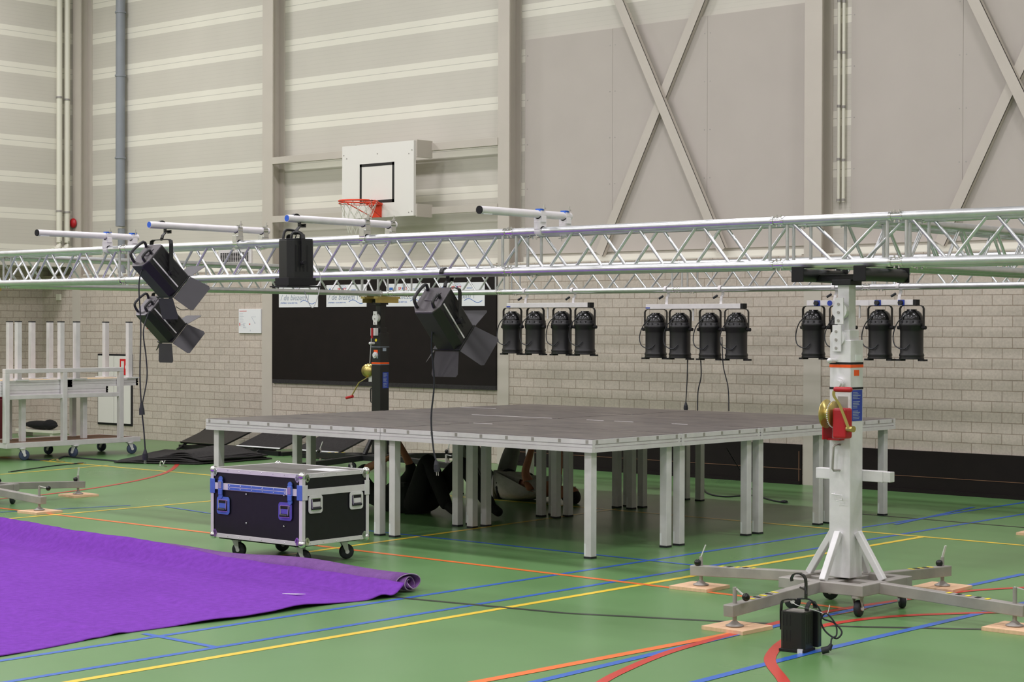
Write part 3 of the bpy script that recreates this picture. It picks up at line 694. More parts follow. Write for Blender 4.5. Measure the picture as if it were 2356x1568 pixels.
    if barn:
        z0 = L*.45
        for k, (dirx, diry, half, ln, ang) in enumerate(((0, 1, w2, Hh*.72, doors[0]), (0, -1, w2, Hh*.72, doors[1]), (1, 0, h2, W*.85, doors[2]), (-1, 0, h2, W*.85, doors[3]))):
            hing = Vector((dirx*w2, diry*h2, z0)); out = Vector((dirx*math.sin(R(ang)), diry*math.sin(R(ang)), math.cos(R(ang))))
            along = Vector((diry, -dirx, 0)) if k < 2 else Vector((0, 1, 0)); nn = along.cross(out).normalized()*.0018
            k0, k1 = (.98, .62) if k % 2 == 0 else (.9, .72)
            poly = [hing-along*half*k0, hing+along*half*k0, hing+out*ln*.9+along*half*(k0+.12), hing+out*ln+along*half*(k0), hing+out*ln-along*half*(k0), hing+out*ln*.9-along*half*(k0+.12)]
            q = MB(); q.prism(poly, nn); q.xf(T); q.build('barn_door', 'barn', t)
    return t, T
PZ = 2.246
def cable(label, pts, r=.0045, plug=None, name='power_cable', k=6, mat_='rubber'):
    P = [Vector(p) for p in pts]; o = P[0]
    t = thing(name, label, 'cable', o)
    MB().tube(smooth_path([p-o for p in P], k), r, 6).build('cord', mat_, t)
    if plug:
        a, b = P[-1]-o, (P[-1]-P[-2]).normalized() if plug is True else Vector(plug)
        q = MB(); q.cyl(a, a+b*.03, .008, .017, 10); q.cyl(a+b*.03, a+b*.075, .019, .019, 12); q.cyl(a+b*.045, a+b*.06, .021, .021, 12); pl = q.build('plug', 'rubber', t)
        for sx in (-1, 1): MB().cyl(a+b*.075+Vector((sx*.008, 0, 0)), a+b*.10+Vector((sx*.008, 0, 0)), .0025, n=6).build('pin', 'chrome', pl)
    return t
# upper left spotlight on the second outrigger pipe, its lower neighbour on the bottom chord
x1 = OP[1][1]; y1_ = FX(372, 516, x1).y
spotlight('upper of the two black barn-door spotlights at the left, hanging from an outrigger pipe', (x1-.005, y1_, PZ), FX(384, 628, x1).z, 3, 43, .96, doors=(75, 30, 42, 62), hookside=(0, 1, 0), hookw=(1, 0, 0))
c_ = FY(372, 640, FY0-HC); zz = FY(388, 738, FY0-HC).z
spotlight('lower of the two black barn-door spotlights at the left, just under the upper one', (c_.x, FY0-HC, TZ-HC), zz+.0, 3, 43, .92, doors=(70, 45, 48, 55), hookside=(0, 1, 0), hookw=(1, 0, 0))
c_ = FY(1022, 640, FY0-HC); zz = FY(1045, 735, FY0-HC).z
spotlight('black barn-door spotlight hanging before the dark wall panel, beaming down to the right', (c_.x, FY0-HC, TZ-HC), zz-.01, -6, 45, 1.06, doors=(84, 55, 45, 50), hookside=(0, 1, 0), hookw=(1, 0, 0))
x3 = OP[2][1]; y3 = FX(680, 497, x3).y
spotlight('upright black spotlight pointing straight down from the outrigger pipe before the hoop', (x3, y3, PZ), FX(681, 605, x3).z, 14, 89.5, .84, barn=False, silver=False, doors=())
q = MB(); zb = FX(681, 655, x3).z; q.cbox((x3, y3, zb-.012), (.25, .25, .008), 0, Matrix.Rotation(R(-14), 3, 'Z')); q.cbox((x3, y3, zb+.02), (.19, .2, .05), 0, Matrix.Rotation(R(-14), 3, 'Z'))
sp3 = [o for o in bpy.data.objects if o.name.startswith('spotlight') and 'upright' in o.get('label', '')][0]
for v in q.v: v -= sp3.location
q.build('colour_frame', 'black_matt', sp3, .002)
def PX(px, py, x): return FX(px, py, x)
xa = x1
cable('black cable hanging down from the upper left spotlight to the inline coupler',
      [FX(335, 600, xa), FX(320, 650, xa), FX(324, 750, xa), FX(322, 860, xa), FX(325, 930, xa)], .005, None)
cable('black cable running from the lower left spotlight to the hanging coupler', [FX(344, 715, xa-.05), FX(330, 760, xa), FX(336, 820, xa), FX(338, 870, xa), FX(327, 930, xa)], .005, None)
cp = thing('cable_coupler', 'black inline cable coupler hanging left of the stage', 'connector', FX(326, 932, xa))
MB().cyl((0, 0, .02), (0, 0, -.02), .010, .016, 10).cyl((0, 0, -.02), (.004, 0, -.065), .018, .02, 12).build('coupler_body', 'rubber', cp)
cable('short black cable with plug hanging below the coupler over the black mats', [FX(327, 952, xa), FX(331, 990, xa), FX(334, 1033, xa)], .005, (0, 0, -1))
cable('long black cable hanging from the middle spotlight past the stage edge, ending in a plug', [FY(1000, 712, FY0-.25), FY(993, 790, FY0-.2), FY(999, 880, FY0-.15), FY(992, 960, FY0-.15), FY(997, 1030, FY0-.15), FY(1003, 1058, FY0-.15)], .0058, (.15, 0, -1))
cable('coiled cable end with plug resting on the upright black spotlight', [FX(683, 537, x3), FX(668, 580, x3-.03), FX(676, 555, x3-.03), FX(690, 560, x3-.03), FX(678, 590, x3-.03), FX(680, 575, x3-.03)], .004, (0, 0, -1))
cable('thin safety cord looping below the upright black spotlight', [FX(718, 590, x3+.02), FX(736, 630, x3+.02), FX(734, 670, x3+.02), FX(722, 705, x3+.02), FX(712, 700, x3+.02), FX(700, 668, x3+.02)], .0025, None, 'safety_cord', mat_='galv')
cable('thin cord arching beside the barn doors of the left spotlights', [FX(455, 665, xa), FX(455, 690, xa), FX(440, 708, xa), FX(418, 712, xa), FX(405, 705, xa)], .0025, None, 'safety_cord')
# ================================================================ par can bars on the back truss
def par_can():
    t = thing('par_can', 'par', 'stage light')
    y_ = MB(); w_ = .118
    y_.strap([(-w_, 0, -.20), (-w_, 0, -.03), (-w_+.01, 0, -.012), (-w_+.03, 0, -.004), (w_-.03, 0, -.004), (w_-.01, 0, -.012), (w_, 0, -.03), (w_, 0, -.20)], (0, 1, 0), .026, .005)
    yk = y_.build('yoke', 'black', t)
    for sg in (-1, 1): MB().cyl((sg*.10, 0, -.19), (sg*.14, 0, -.19), .016, n=8).build('pivot_knob', 'black_matt', yk)
    MB().lathe([(.001, -.036), (.042, -.036), (.042, -.046), (.058, -.050), (.080, -.070), (.093, -.10), (.096, -.125), (.096, -.135)], 24).build('rear_cap', 'black_gloss', t)
    MB().lathe([(.098, -.125), (.102, -.13), (.102, -.150), (.106, -.152), (.107, -.178), (.103, -.182), (.103, -.205), (.099, -.209), (.097, -.225), (.097, -.40), (.103, -.415), (.105, -.425), (.100, -.435), (.104, -.448), (.104, -.456), (.09, -.456), (.088, -.40), (.09, -.14)], 24).build('barrel', 'black', t)
    v = MB()
    for k in range(12):
        a = 2*math.pi*k/12+.2; c = Vector((math.cos(a), math.sin(a), 0))
        v.cbox(c*.1015+Vector((0, 0, -.14)), (.002, .012, .016), 0, Matrix.Rotation(a, 3, 'Z'))
    v.build('vent_slots', 'black_matt', t)
    for sx in (-1, 1): MB().box((sx*.085, -.035, -.470), (sx*.135, .035, -.455)).build('frame_clip', 'black_matt', t)
    MB().tube(smooth_path([(.03, -.07, -.06), (-.06, -.11, -.14), (-.115, -.1, -.25), (-.09, -.11, -.34), (.0, -.115, -.37), (.05, -.105, -.33)], 5), .005, 6).build('power_lead', 'rubber', t)
    return t
PY = BY0-HC
pc = par_can(); first = True
def lamp_bar(label, x0, x1, z, cans, cl, sockets=False, hooks=()):
    t = thing('lamp_bar', label, 'lamp bar', (x0, PY, z), group='lamp bars hanging from the back truss')
    W_ = x1-x0
    MB().box((0, -.03, 0), (W_-.03, .03, .045)).build('bar_tube', 'white_edge', t, .002)
    MB().box((W_-.03, -.031, -.001), (W_, .031, .046)).build('end_cap', 'black_matt', t)
    for xh in hooks:
        h = MB(); hook(h, xh-x0, 0, TZ-HC-z, .045, (1, 0, 0), (0, 1, 0)); o_ = h.build('hook_clamp', 'alu_dull', t)
        MB().cyl((xh-x0, -.05, TZ-HC-z-.06), (xh-x0-.04, -.06, TZ-HC-z-.085), .011, n=8).build('grip_knob', 'rubber', o_)
    if sockets:
        for f_ in (.10, .30, .66, .87):
            s_ = MB(); s_.box((W_*f_-.03, -.034, -.002), (W_*f_+.03, -.029, .045)); o_ = s_.build('socket', 'label_blue', t); MB().cyl((W_*f_, -.06, .02), (W_*f_, -.03, .02), .02, n=12).build('plug', 'rubber', o_)
        MB().cyl((W_*.22, -.036, .02), (W_*.22, -.03, .02), .024, n=14).build('socket_lid', 'label_blue', t)
        MB().box((W_*.50, -.036, -.002), (W_*.58, -.029, .045)).build('inlet', 'alu_dull', t)
    else: MB().box((.0, -.0315, .004), (.05, -.0295, .016)).build('sticker', 'label_blue', t)
    MB().cyl((W_*.48, 0, 0), (W_*.48, 0, -.11), .009, n=8).build('spigot', 'galv', t)
    global first
    for x_, l_ in zip(cans, cl):
        if first: pc['label'] = l_; pc['group'] = 'black par cans under the lamp bars'; pc.location = (x_, PY, z); first = False
        else: dup(pc, l_, (x_, PY, z), R(random.uniform(-8, 8)), 'black par cans under the lamp bars')
def XB(px): return FY(px, 700, PY).x
on = ['leftmost', 'second from left', 'third from left', 'rightmost']
zb = [FY(1265, 707, PY).z, FY(1600, 710, PY).z, FY(1985, 702, PY).z]
bars = ['the left lamp bar nearest the dark wall panel', 'the middle lamp bar with three hanging cables', 'the lamp bar behind the silver tower']
for k, (a_, b_, cs, hk, sk) in enumerate(((1170, 1362, (1179, 1232, 1293, 1346), (1208, 1318), False), (1490, 1714, (1509, 1565, 1634, 1695), (1533, 1658), False), (1860, 2112, (1872, 1938, 2025, 2098), (1920, 2068), True))):
    lamp_bar(['left lamp bar with four black par cans, between dark panel and hanging cables', 'middle lamp bar with four black par cans and cables dropping to the stage', 'right lamp bar with blue sockets, half hidden by the silver tower'][k],
             XB(a_), XB(b_), zb[k], [XB(c) for c in cs], ['%s black par can on %s' % (o_, bars[k]) for o_ in on], sk, [XB(c) for c in hk])
for k, pts in enumerate(([(1582, 820), (1581, 870), (1578, 925)], [(1612, 825), (1613, 865), (1606, 900), (1605, 944)], [(1661, 775), (1664, 840), (1675, 890), (1677, 945)])):
    cable(['straight black cable with plug dangling above the stage from the middle lamp bar', 'black cable between its two neighbours, dropping from the middle lamp bar onto the stage', 'rightmost black cable from the middle lamp bar, bending outward to the stage'][k],
          [FY(a, b, PY+.0) for a, b in pts], .0055, (0, 0, -1) if k == 0 else None)
# ================================================================ lifting towers
def bar(name, p, q, w_, h_, m_, par, bevel=.004): return MB().beam(p, q, w_, h_, (0, 0, 1), 0).build(name, m_, par, bevel)
def caster(parent, x, y, ztop, r, w_, ang, wm='rubber', fm='galv_worn', nm='caster'):
    """swivel caster under ztop, wheel touching the floor"""
    a = Matrix.Rotation(ang, 3, 'Z'); c = Vector((x, y, 0)); off = a @ Vector((r*.45, 0, 0))
    f = MB(); f.cyl((x, y, ztop-.012), (x, y, ztop), r*.75, n=14)
    for sy in (-1, 1):
        s_ = a @ Vector((0, sy*(w_/2+.004), 0))
        A = c+s_+Vector((0, 0, ztop-.012)); B = c+s_+off+Vector((0, 0, r)); d_ = a @ Vector((r*.38, 0, 0))
        f.prism([A-d_, A+d_*1.3, B+d_*.5+Vector((0, 0, .0)), B-d_*.5+Vector((0, 0, -.005))], s_.normalized()*.004)
    o = f.build(nm, fm, parent)
    ax = a @ Vector((0, 1, 0)); cc = c+off+Vector((0, 0, r)); wh = MB()
    Tm = Matrix.Translation(cc) @ (ax.to_track_quat('Z', 'Y')).to_matrix().to_4x4()
    wh.lathe([(r*.3, -w_/2), (r*.86, -w_/2), (r*.97, -w_*.36), (r, -w_*.15), (r, w_*.15), (r*.97, w_*.36), (r*.86, w_/2), (r*.3, w_/2)], 22, T=Tm); wh.build('wheel', wm, o)
    MB().cyl(cc-ax*(w_/2+.009), cc+ax*(w_/2+.009), r*.28, n=12).build('hub', 'alu_dull', o)
    return o
def tower(label, loc, mt, mt2, full=True, black=False, arms=(1, 1, 1, 1), az0=0.055, pads=(), winch=None, jack_h=(.19, .22, .22, .19), seen_mast=True):
    t = thing('lifting_tower', label, 'lifting tower', loc, group='lifting towers under the truss corners')
    ah, aw, hz = .060, .060, .145             # arm section, height of arm centre
    # square base frame
    fr = MB(); s = .235
    for a, b in (((-s, -s), (s, -s)), ((-s, s), (s, s))): fr.box((a[0]-.03, a[1]-.031, hz-.03), (b[0]+.03, b[1]+.031, hz+.03))
    for sx in (-1, 1): fr.box((sx*s-.03, -s+.031, hz-.03), (sx*s+.03, s-.031, hz+.03))
    fr.box((-s, -.03, hz-.028), (s, .03, hz+.02)); fr.box((-.03, -s, hz-.028), (.03, s, hz+.02))
    fr.build('base_frame', mt2, t, .004)
    for k, d in enumerate(((-1, 0), (0, -1), (1, 0), (0, 1))):
        d = Vector((d[0], d[1], 0)); sd = Vector((-d.y, d.x, 0)); o_ = sd*(-az0)
        if k == 0: o_ = Vector((0, .08, 0))
        if k == 2: o_ = Vector((0, -.056, 0))
        if k == 1: o_ = Vector((-.03, 0, 0))
        if k == 3: o_ = Vector((.04, 0, 0))
        if not arms[k]: continue
        e = d*1.09+o_; arm = MB().beam(d*.20+o_+Vector((0, 0, hz+.0)), e+Vector((0, 0, .105)), aw, ah).build('outrigger_arm', mt2, t, .004)
        j = d*1.03+o_; jt = jack_h[k]
        sc_ = MB(); sc_.cyl(j+Vector((0, 0, .034)), j+Vector((0, 0, jt)), .011, n=10); sc_.lathe([(.001, .022), (.046, .022), (.047, .027), (.03, .034), (.016, .046), (.011, .05)], 18, T=Matrix.Translation(j)); jk = sc_.build('jack_screw', 'galv_worn', arm)
        q = R((25, 140, 100, -20)[k]); hd = Vector((math.cos(q), math.sin(q), .0)) if k in (1,) else Vector((math.cos(q)*.35, math.sin(q)*.35, .9))
        if k in (1, 2): hd = Vector((.75, .35, -.7)) if k == 1 else Vector((.5, .6, -.2))
        tip = j+Vector((0, 0, jt))+hd.normalized()*.075
        MB().beam(j+Vector((0, 0, jt)), tip, .014, .006).build('crank', 'galv', arm)
        MB().sphere((tip if k in (1, 2) else j+Vector((0, 0, jt-.035))+Vector((-.01, -.02, 0)))+Vector((.0, -.0, 0)), .021, 14, 10).build('ball_knob', 'black_gloss', arm)
        if not black or k in (0,):
            for i_ in range(5):
                pp = d*(.66+i_*.055)+o_+Vector((0, 0, hz-.04*(.46+i_*.055)/.89+ah/2+.0015)); MB().cbox(pp, (.022 if d.x else .04, .022 if d.y else .04, .0012), 0).build('hazard_stripe', ('yellow', 'black_matt')[i_ % 2], arm)
    for sx in (-1, 1):
        for sy in (-1, 1): caster(t, sx*.215, sy*.235, hz-.03, .045, .032, R((30, 200, 100, -50)[(sx+1)+(sy+1)//2]), 'rubber', 'galv_worn')
    # mast
    mw = .066; z0, z1 = hz+.03, 1.479
    MB().box((-mw, -mw, z0), (mw, mw, z1)).build('outer_mast', mt, t, .004)
    MB().box((-mw*.74, -mw*.74, z1-.2), (mw*.74, mw*.74, 1.534)).build('middle_mast', mt, t, .003)
    MB().box((-mw*.55, -mw*.55, z1), (mw*.55, mw*.55, 1.80)).build('inner_mast', mt, t, .003)
    # four corner braces
    for d in ((-1, 0), (0, -1), (1, 0), (0, 1)):
        d = Vector((d[0], d[1], 0)); bar('corner_brace', d*.235+Vector((0, 0, hz+.03)), d*(mw+.010)+Vector((0, 0, .425)), .036, .036, mt, t)
    # stripes and labels round the mast head
    for z_, h_, m_ in (((1.345, .012, 'black_matt'), (1.328, .016, 'label_orange'), (1.208, .012, 'black_matt')) if not black else ((1.145, .018, 'label_orange'), (1.135, .005, 'text_grey'), (1.325, .005, 'text_grey'))):
        MB().box((-mw-.0012, -mw-.0012, z_), (mw+.0012, mw+.0012, z_+h_)).build('mast_stripe', m_, t)
    lab = MB(); LZ0 = 1.035 if not black else .885; lab.box((mw, -.052 if not black else -.03, LZ0), (mw+.0016, .056, LZ0+.17)); lo = lab.build('instruction_label', 'label_blue', t)
    pr = MB()
    for i_ in range(18):
        if i_ in (5, 11): continue
        zz = LZ0+.155-i_*.0085; pr.box((mw+.0014, -.044 if not black else -.02, zz), (mw+.0022, random.uniform(-.0, .046), zz+.0035))
    pr.build('print', 'text_grey', lo)
    MB().box((mw, -.03, 1.283), (mw+.0016, .022, 1.315)).build('maker_badge', 'label_orange' if not black else 'text_grey', t)
    if not black: MB().box((-mw*.2, -mw-.0016, 1.10), (mw*.75, -mw, 1.17)).build('data_plate', 'galv_worn', t); MB().box((mw, -.02, 1.365), (mw+.0016, .045, 1.398)).build('white_label', 'paper', t)
    else: MB().box((-mw*.6, -mw-.0016, 1.205), (mw*.5, -mw, 1.235)).build('white_print', 'text_grey', t); MB().box((-mw*.5, -mw-.0016, 1.265), (mw*.4, -mw, 1.295)).build('maker_badge', 'label_orange', t); MB().cyl((0, -mw-.0016, 1.40), (0, -mw, 1.40), .016, n=14).build('yellow_mark', 'yellow', t)
    # pulley plates
    for x_, z_, nn in (((.0, 1.640, 3), (-.014, 1.490, 4)) if not black else ((.0, 1.64, 3),)):
        p_ = MB(); p_.box((x_-.025, -mw-.02, z_-.075), (x_+.03, -mw-.012, z_+.07)); pl = p_.build('pulley_plate', 'galv', t, .002)
        for i_ in range(3): MB().cyl((x_, -mw-.024, z_-.055+i_*.045), (x_, -mw-.019, z_-.055+i_*.045), .008, n=10).build('bolt', 'galv_worn', pl)
        MB().cyl((x_-.0, -mw-.012, z_+.0), (x_-.0, -mw+.02, z_+.0), .046, n=20).build('pulley', 'galv', t)
    MB().cyl((-.03, -mw-.055, 1.366), (-.03, -mw+.01, 1.366), .013, n=10).sphere((-.03, -mw-.06, 1.366), .015).build('spring_pin', 'galv', t)
    MB().cyl((.0, -mw-.022, 1.24), (.0, -mw, 1.24), .034, n=8).cyl((.005, -mw-.04, 1.24), (.005, -mw-.02, 1.24), .02, n=8).build('clamp_nut', 'galv', t)
    # grab handle and lower hooks
    (MB().tube([(.0, -mw, .905), (.0, -mw-.045, .905), (-.01, -mw-.05, .895), (-.015, -mw-.05, .775), (-.01, -mw-.045, .765), (.0, -mw, .765)], .0065, 8) if not black else MB().tube([(-mw, -.03, .88), (-mw-.045, -.03, .88), (-mw-.05, -.03, .87), (-mw-.05, -.03, .74), (-mw-.045, -.03, .73), (-mw, -.03, .73)], .0065, 8)).build('grab_handle', 'galv_worn' if not black else 'black', t)
    if not black:
        MB().tube([(-.03, -mw, .635), (-.03, -mw-.03, .635), (.035, -mw-.03, .63), (.035, -mw-.03, .605), (.0, -mw-.03, .60)], .004, 6).build('cable_hook', 'galv', t)
        MB().box((-.235, mw, .70), (.19, mw+.055, .76)).build('cross_bar', 'galv', t, .003)
        MB().box((.19, mw+.002, .702), (.235, mw+.053, .758)).build('cross_bar_socket', 'galv', t, .003)
    # winch
    wx, wz = ((-.035, 1.03) if not black else (-.13, 1.05))
    if not black:
        by = -mw-.085
        MB().box((.02, by-.03, wz-.085), (.105, by+.045, wz+.08)).build('winch_cover', 'red', t, .012)
        MB().box((-.055, by-.01, wz-.095), (-.047, -mw, wz+.04)).box((-.055, -mw-.05, wz-.10), (.03, -mw, wz-.09)).build('winch_bracket', 'red', t, .002)
        dm = MB(); T_ = Matrix.Translation((-.045, by+.02, wz+.045)) @ Matrix.Rotation(R(90), 4, 'Y')
        dm.lathe([(.001, -.004), (.078, -.004), (.080, -.001), (.078, .002), (.034, .003), (.034, .042), (.07, .043), (.072, .046), (.07, .05), (.001, .052)], 30, T=T_); dr = dm.build('winch_drum', 'brass', t)
        tg = MB()
        for i_ in range(40):
            a = 2*math.pi*i_/40; tg.cbox(T_ @ Vector((.073*math.cos(a), .073*math.sin(a), .0465)), (.005, .005, .006), 0)
        tg.build('gear_teeth', 'galv', dr)
        ax = Vector((.105, by-.01, wz-.03)); MB().cyl(ax, ax+Vector((.045, -.012, 0)), .017, n=12).build('winch_axle', 'brass', t)
        ax2 = ax+Vector((.02, -.02, 0)); el = Vector((.045, by-.05, wz+.175)); MB().strap(smooth_path([ax2, (ax2+el)/2+Vector((-.008, 0, .02)), el+Vector((0, 0, -.03)), el], 4), (1, .3, 0), .016, .006).build('crank_arm', 'brass', t)
        MB().lathe([(.001, 0), (.012, .002), (.0145, .01), (.0145, .10), (.012, .108), (.001, .11)], 12, T=Matrix.Translation(el+Vector((.0, 0, .008))) @ Matrix.Rotation(R(90), 4, 'Y')).build('crank_grip', 'red', t)
    else:
        dm = MB(); T_ = Matrix.Translation((wx-.02, -.02, wz+.02)) @ Matrix.Rotation(R(90), 4, 'X') @ Matrix.Rotation(R(20), 4, 'Y')
        dm.lathe([(.001, -.004), (.075, -.004), (.075, .002), (.034, .003), (.034, .042), (.07, .043), (.07, .05), (.001, .052)], 26, T=T_); dm.build('winch_drum', 'brass', t)
        MB().box((wx-.01, -.04, wz-.10), (wx+.06, .02, wz+.06)).build('winch_bracket', 'galv', t)
        a_, b_ = Vector((wx+.01, -.07, wz-.05)), Vector((wx-.20, -.12, wz-.27))
        MB().strap([a_, a_*.6+b_*.4+Vector((-.03, 0, .03)), b_], (0, 1, .2), .018, .006).build('crank_arm', 'brass', t)
        MB().cyl(b_+Vector((-.07, 0, -.01)), b_+Vector((.03, 0, .01)), .016, n=10).build('crank_grip', 'red', t)
        MB().cyl((wx, -.03, wz+.1), (-mw*.8, -mw-.01, 1.50), .005, n=6).build('wire_rope', 'galv', t)
        MB().box((-mw*.5, -mw-.05, 1.45), (mw*.5, -mw, 1.53)).build('top_latch', 'alu_dull', t); MB().cyl((.0, -mw-.06, 1.42), (.0, -mw-.06, 1.53), .011, n=8).build('red_lever', 'red', t)
    # fork head that carries the truss
    hx = .195 if not black else .10; f0, f1 = (-.19, .27) if not black else (-.17, .17); fm = 'black' if not black or loc[0] < -14.1 and loc[1] < 10 else 'brass'
    for sx in (-1, 1):
        x_ = sx*hx-(.0 if not black else 0)
        (MB().cyl((x_, f0, 1.834), (x_, f1, 1.834), .036, n=16) if not black else MB().box((x_-.03, f0, 1.845), (x_+.03, f1, 1.869)).box((x_-.004, f0, 1.80), (x_+.004, f1, 1.845))).build('fork_tube', fm, t)
        for yy_ in ((f0-.003, f1+.003) if not black else ()): MB().cbox((x_, yy_, 1.838), (.078, .008, .085)).build('fork_end_cap', 'black_matt', t, .012)
    MB().box((-hx, -.03, 1.80), (hx, .03, 1.84)).box((-.06, -.06, 1.78), (.06, .06, 1.81)).build('fork_cross_beam', 'black', t, .003)
    return t
tower('large silver galvanised lifting tower with red winch at the right of the stage', (-5.295, 8.82, 0), 'galv', 'galv_worn')
tower('lifting tower outside the left edge, only its arms and feet in view', (-13.97, 8.87, 0), 'black', 'galv_worn', black=True, jack_h=(.19, .22, .22, .19))
tower('black lifting tower with brass winch behind the stage, in front of the dark wall panel', (-14.12, BY0, 0), 'black', 'black', black=True)
tower('lifting tower outside the right edge of the picture', (-5.08, 12.87, 0), 'black', 'black', black=True, arms=(1, 1, 1, 1))
def pad(label, c, s=.26, rz=0):
    o = MB().box((-s/2, -s/2, 0), (s/2, s/2, .020)).build('wooden_pad', 'wood', None, .001)
    o.location = (c[0], c[1], 0); o.rotation_euler = (0, 0, R(rz)); return tag(o, label, 'wooden block', 'wooden pads under the tower feet')
T1 = (-5.295, 8.82)
pad('wooden pad under the left foot of the silver tower', (T1[0]-1.04, T1[1]+.08), rz=3)
pad('wooden pad under the foot of the silver tower nearest the floor lamp', (T1[0]-.035, T1[1]-1.0), rz=-2)
pad('wooden pad under the right foot of the silver tower at the picture edge', (T1[0]+1.04, T1[1]-.056))
pad('wooden pad under the rear foot of the silver tower', (T1[0]+.035, T1[1]+1.04), rz=2)
T2 = (-13.97, 8.87)
pad('wooden pad at the left nearest the purple carpet', (T2[0]+1.04, T2[1]-.056), rz=2)
pad('wooden pad at the left, the further one from the purple carpet', (T2[0]+.035, T2[1]+1.04), rz=-3)
pad('wooden pad at the right edge behind the silver tower', (-6.11, 12.955), rz=4)
for k, d in enumerate(((-1.04, .075), (-.03, -1.04), (1.04, -.065), (.035, 1.04))): pad(['wooden pad under the left foot of the black tower behind the stage', 'wooden pad under the front foot of the black tower behind the flight case', 'wooden pad under the right foot of the black tower, below the back of the stage', 'wooden pad under the rear foot of the black tower at the brick wall'][k], (-14.12+d[0], BY0+d[1]), .2)
# ================================================================ flight case
fc = thing('flight_case', 'black flight case on castors with silver edges, standing before the stage', 'flight case', (-8.75, 7.93, 0), R(1.5)); FCW, FCD, z0, z1 = .88, .61, .137, .598
W2, D2 = FCW, FCD                              # local: near corner at origin, x towards -W2, y towards D2
zs = .505                                      # split of lid and body
MB().box((-W2+.006, .006, z0+.004), (-.006, D2-.006, zs-.03)).build('body', 'case', fc)
MB().box((-W2+.006, .006, zs-.03), (-.006, D2-.006, z1-.004), 0).build('lid', 'case', fc)
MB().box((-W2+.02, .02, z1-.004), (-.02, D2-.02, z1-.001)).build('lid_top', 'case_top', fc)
MB().box((-.27, .30, z1-.001), (-.05, .47, z1+.0012)).build('paper_sheet', 'paper', fc)
e = .028
for nm, a, b in [('edge_angle', (-W2, 0, z0), (0, .004, z0+e)), ('edge_angle', (-W2, 0, z1-e), (0, .004, z1)), ('edge_angle', (-.004, 0, z0), (0, D2, z0+e)), ('edge_angle', (-.004, 0, z1-e), (0, D2, z1)),
                 ('edge_angle', (-e, -.001, z0), (.001, .003, z1)), ('edge_angle', (-.003, 0, z0), (.001, e, z1)), ('edge_angle', (-W2, -.001, z0), (-W2+e, .003, z1)), ('edge_angle', (-.003, D2-e, z0), (.001, D2, z1)),
                 ('edge_angle', (-W2, 0, z1-.004), (0, e*.7, z1+.001)), ('edge_angle', (-e*.7, 0, z1-.004), (0, D2, z1+.001)), ('edge_angle', (-W2, D2-e*.7, z1-.004), (0, D2, z1+.001)), ('edge_angle', (-W2, 0, z1-.004), (-W2+e*.7, D2, z1+.001)),
                 ('edge_angle', (-W2, D2-.004, z0), (0, D2, z0+e)), ('edge_angle', (-W2, 0, z0), (-W2+.004, D2, z0+e))]:
    MB().box(a, b).build(nm, 'white_edge', fc, .0015)
for (a, b, c_) in (((-W2, -.003, zs-.048), (0, .003, zs-.004), 0), ((-.003, 0, zs-.048), (.003, D2, zs-.004), 0)): MB().box(a, b).build('closing_rail', 'white_edge', fc, .001)
MB().box((-W2*.80, -.005, zs-.024), (-W2*.17, -.002, zs-.008)).build('blue_strip', 'blue_film', fc); MB().box((-W2*.80, -.005, zs-.045), (-W2*.17, -.002, zs-.029)).build('blue_strip', 'blue_film', fc)
rv = MB()
for i in range(6):
    for z_ in (zs-.016, zs-.037): rv.sphere((-W2*.78+i*W2*.12, -.005, z_), .0035, 6, 4)
for i in range(8):
    for z_ in (z0+.012, z1-.012): rv.sphere((-W2*.93+i*W2*.124, -.001, z_), .003, 6, 4)
for i in range(5):
    for z_ in (z0+.012, z1-.012): rv.sphere((.0015, D2*.12+i*D2*.19, z_), .003, 6, 4)
for x_, z_ in ((-W2*.60, .44), (-W2*.60, .25), (-W2*.19, .455), (-W2*.19, .255)): rv.sphere((x_, -.001, z_), .006, 8, 5)
ro = rv.build('rivets', 'chrome', fc); ro['kind'] = 'stuff'
def corner_ball(x, y, z, fx, fy, up, m_):
    g = MB(); g.sphere((x-fx*.014, y+fy*.014, z-up*.012), .027, 14, 10)
    for a in (-.7, 0, .7): g.cyl((x-fx*(.02+.03*math.cos(a)), y-fy*.0-.003*fy, z-up*(.018+.022*math.sin(a+.6))), (x-fx*(.02+.03*math.cos(a)), y+fy*.003, z-up*(.018+.022*math.sin(a+.6))), .015, n=10)
    for a in (-.7, 0, .7): g.cyl((x-fx*.003, y+fy*(.02+.03*math.cos(a)), z-up*(.018+.022*math.sin(a+.6))), (x+fx*.003, y+fy*(.02+.03*math.cos(a)), z-up*(.018+.022*math.sin(a+.6))), .015, n=10)
    g.build('ball_corner', m_, fc)
for x_, fx in ((0, 1), (-W2, -1)):
    for y_, fy in ((0, 1), (D2, -1)):
        for z_, up in ((z0, -1), (z1, 1)): corner_ball(x_, y_, z_, fx, fy, up, 'chrome')
for x_ in (0, -W2):
    s_ = 1 if x_ == 0 else -1
    MB().box((x_-s_*.045, -.006, zs-.075), (x_+s_*.003, -.001, zs+.022)).build('corner_brace', 'blue_film', fc, .002)
MB().box((.001, -.001, zs-.075), (.006, .045, zs+.022)).build('corner_brace', 'galv', fc, .002)
MB().box((.001, D2-.045, zs-.075), (.006, D2, zs+.022)).build('corner_brace', 'galv', fc, .002)
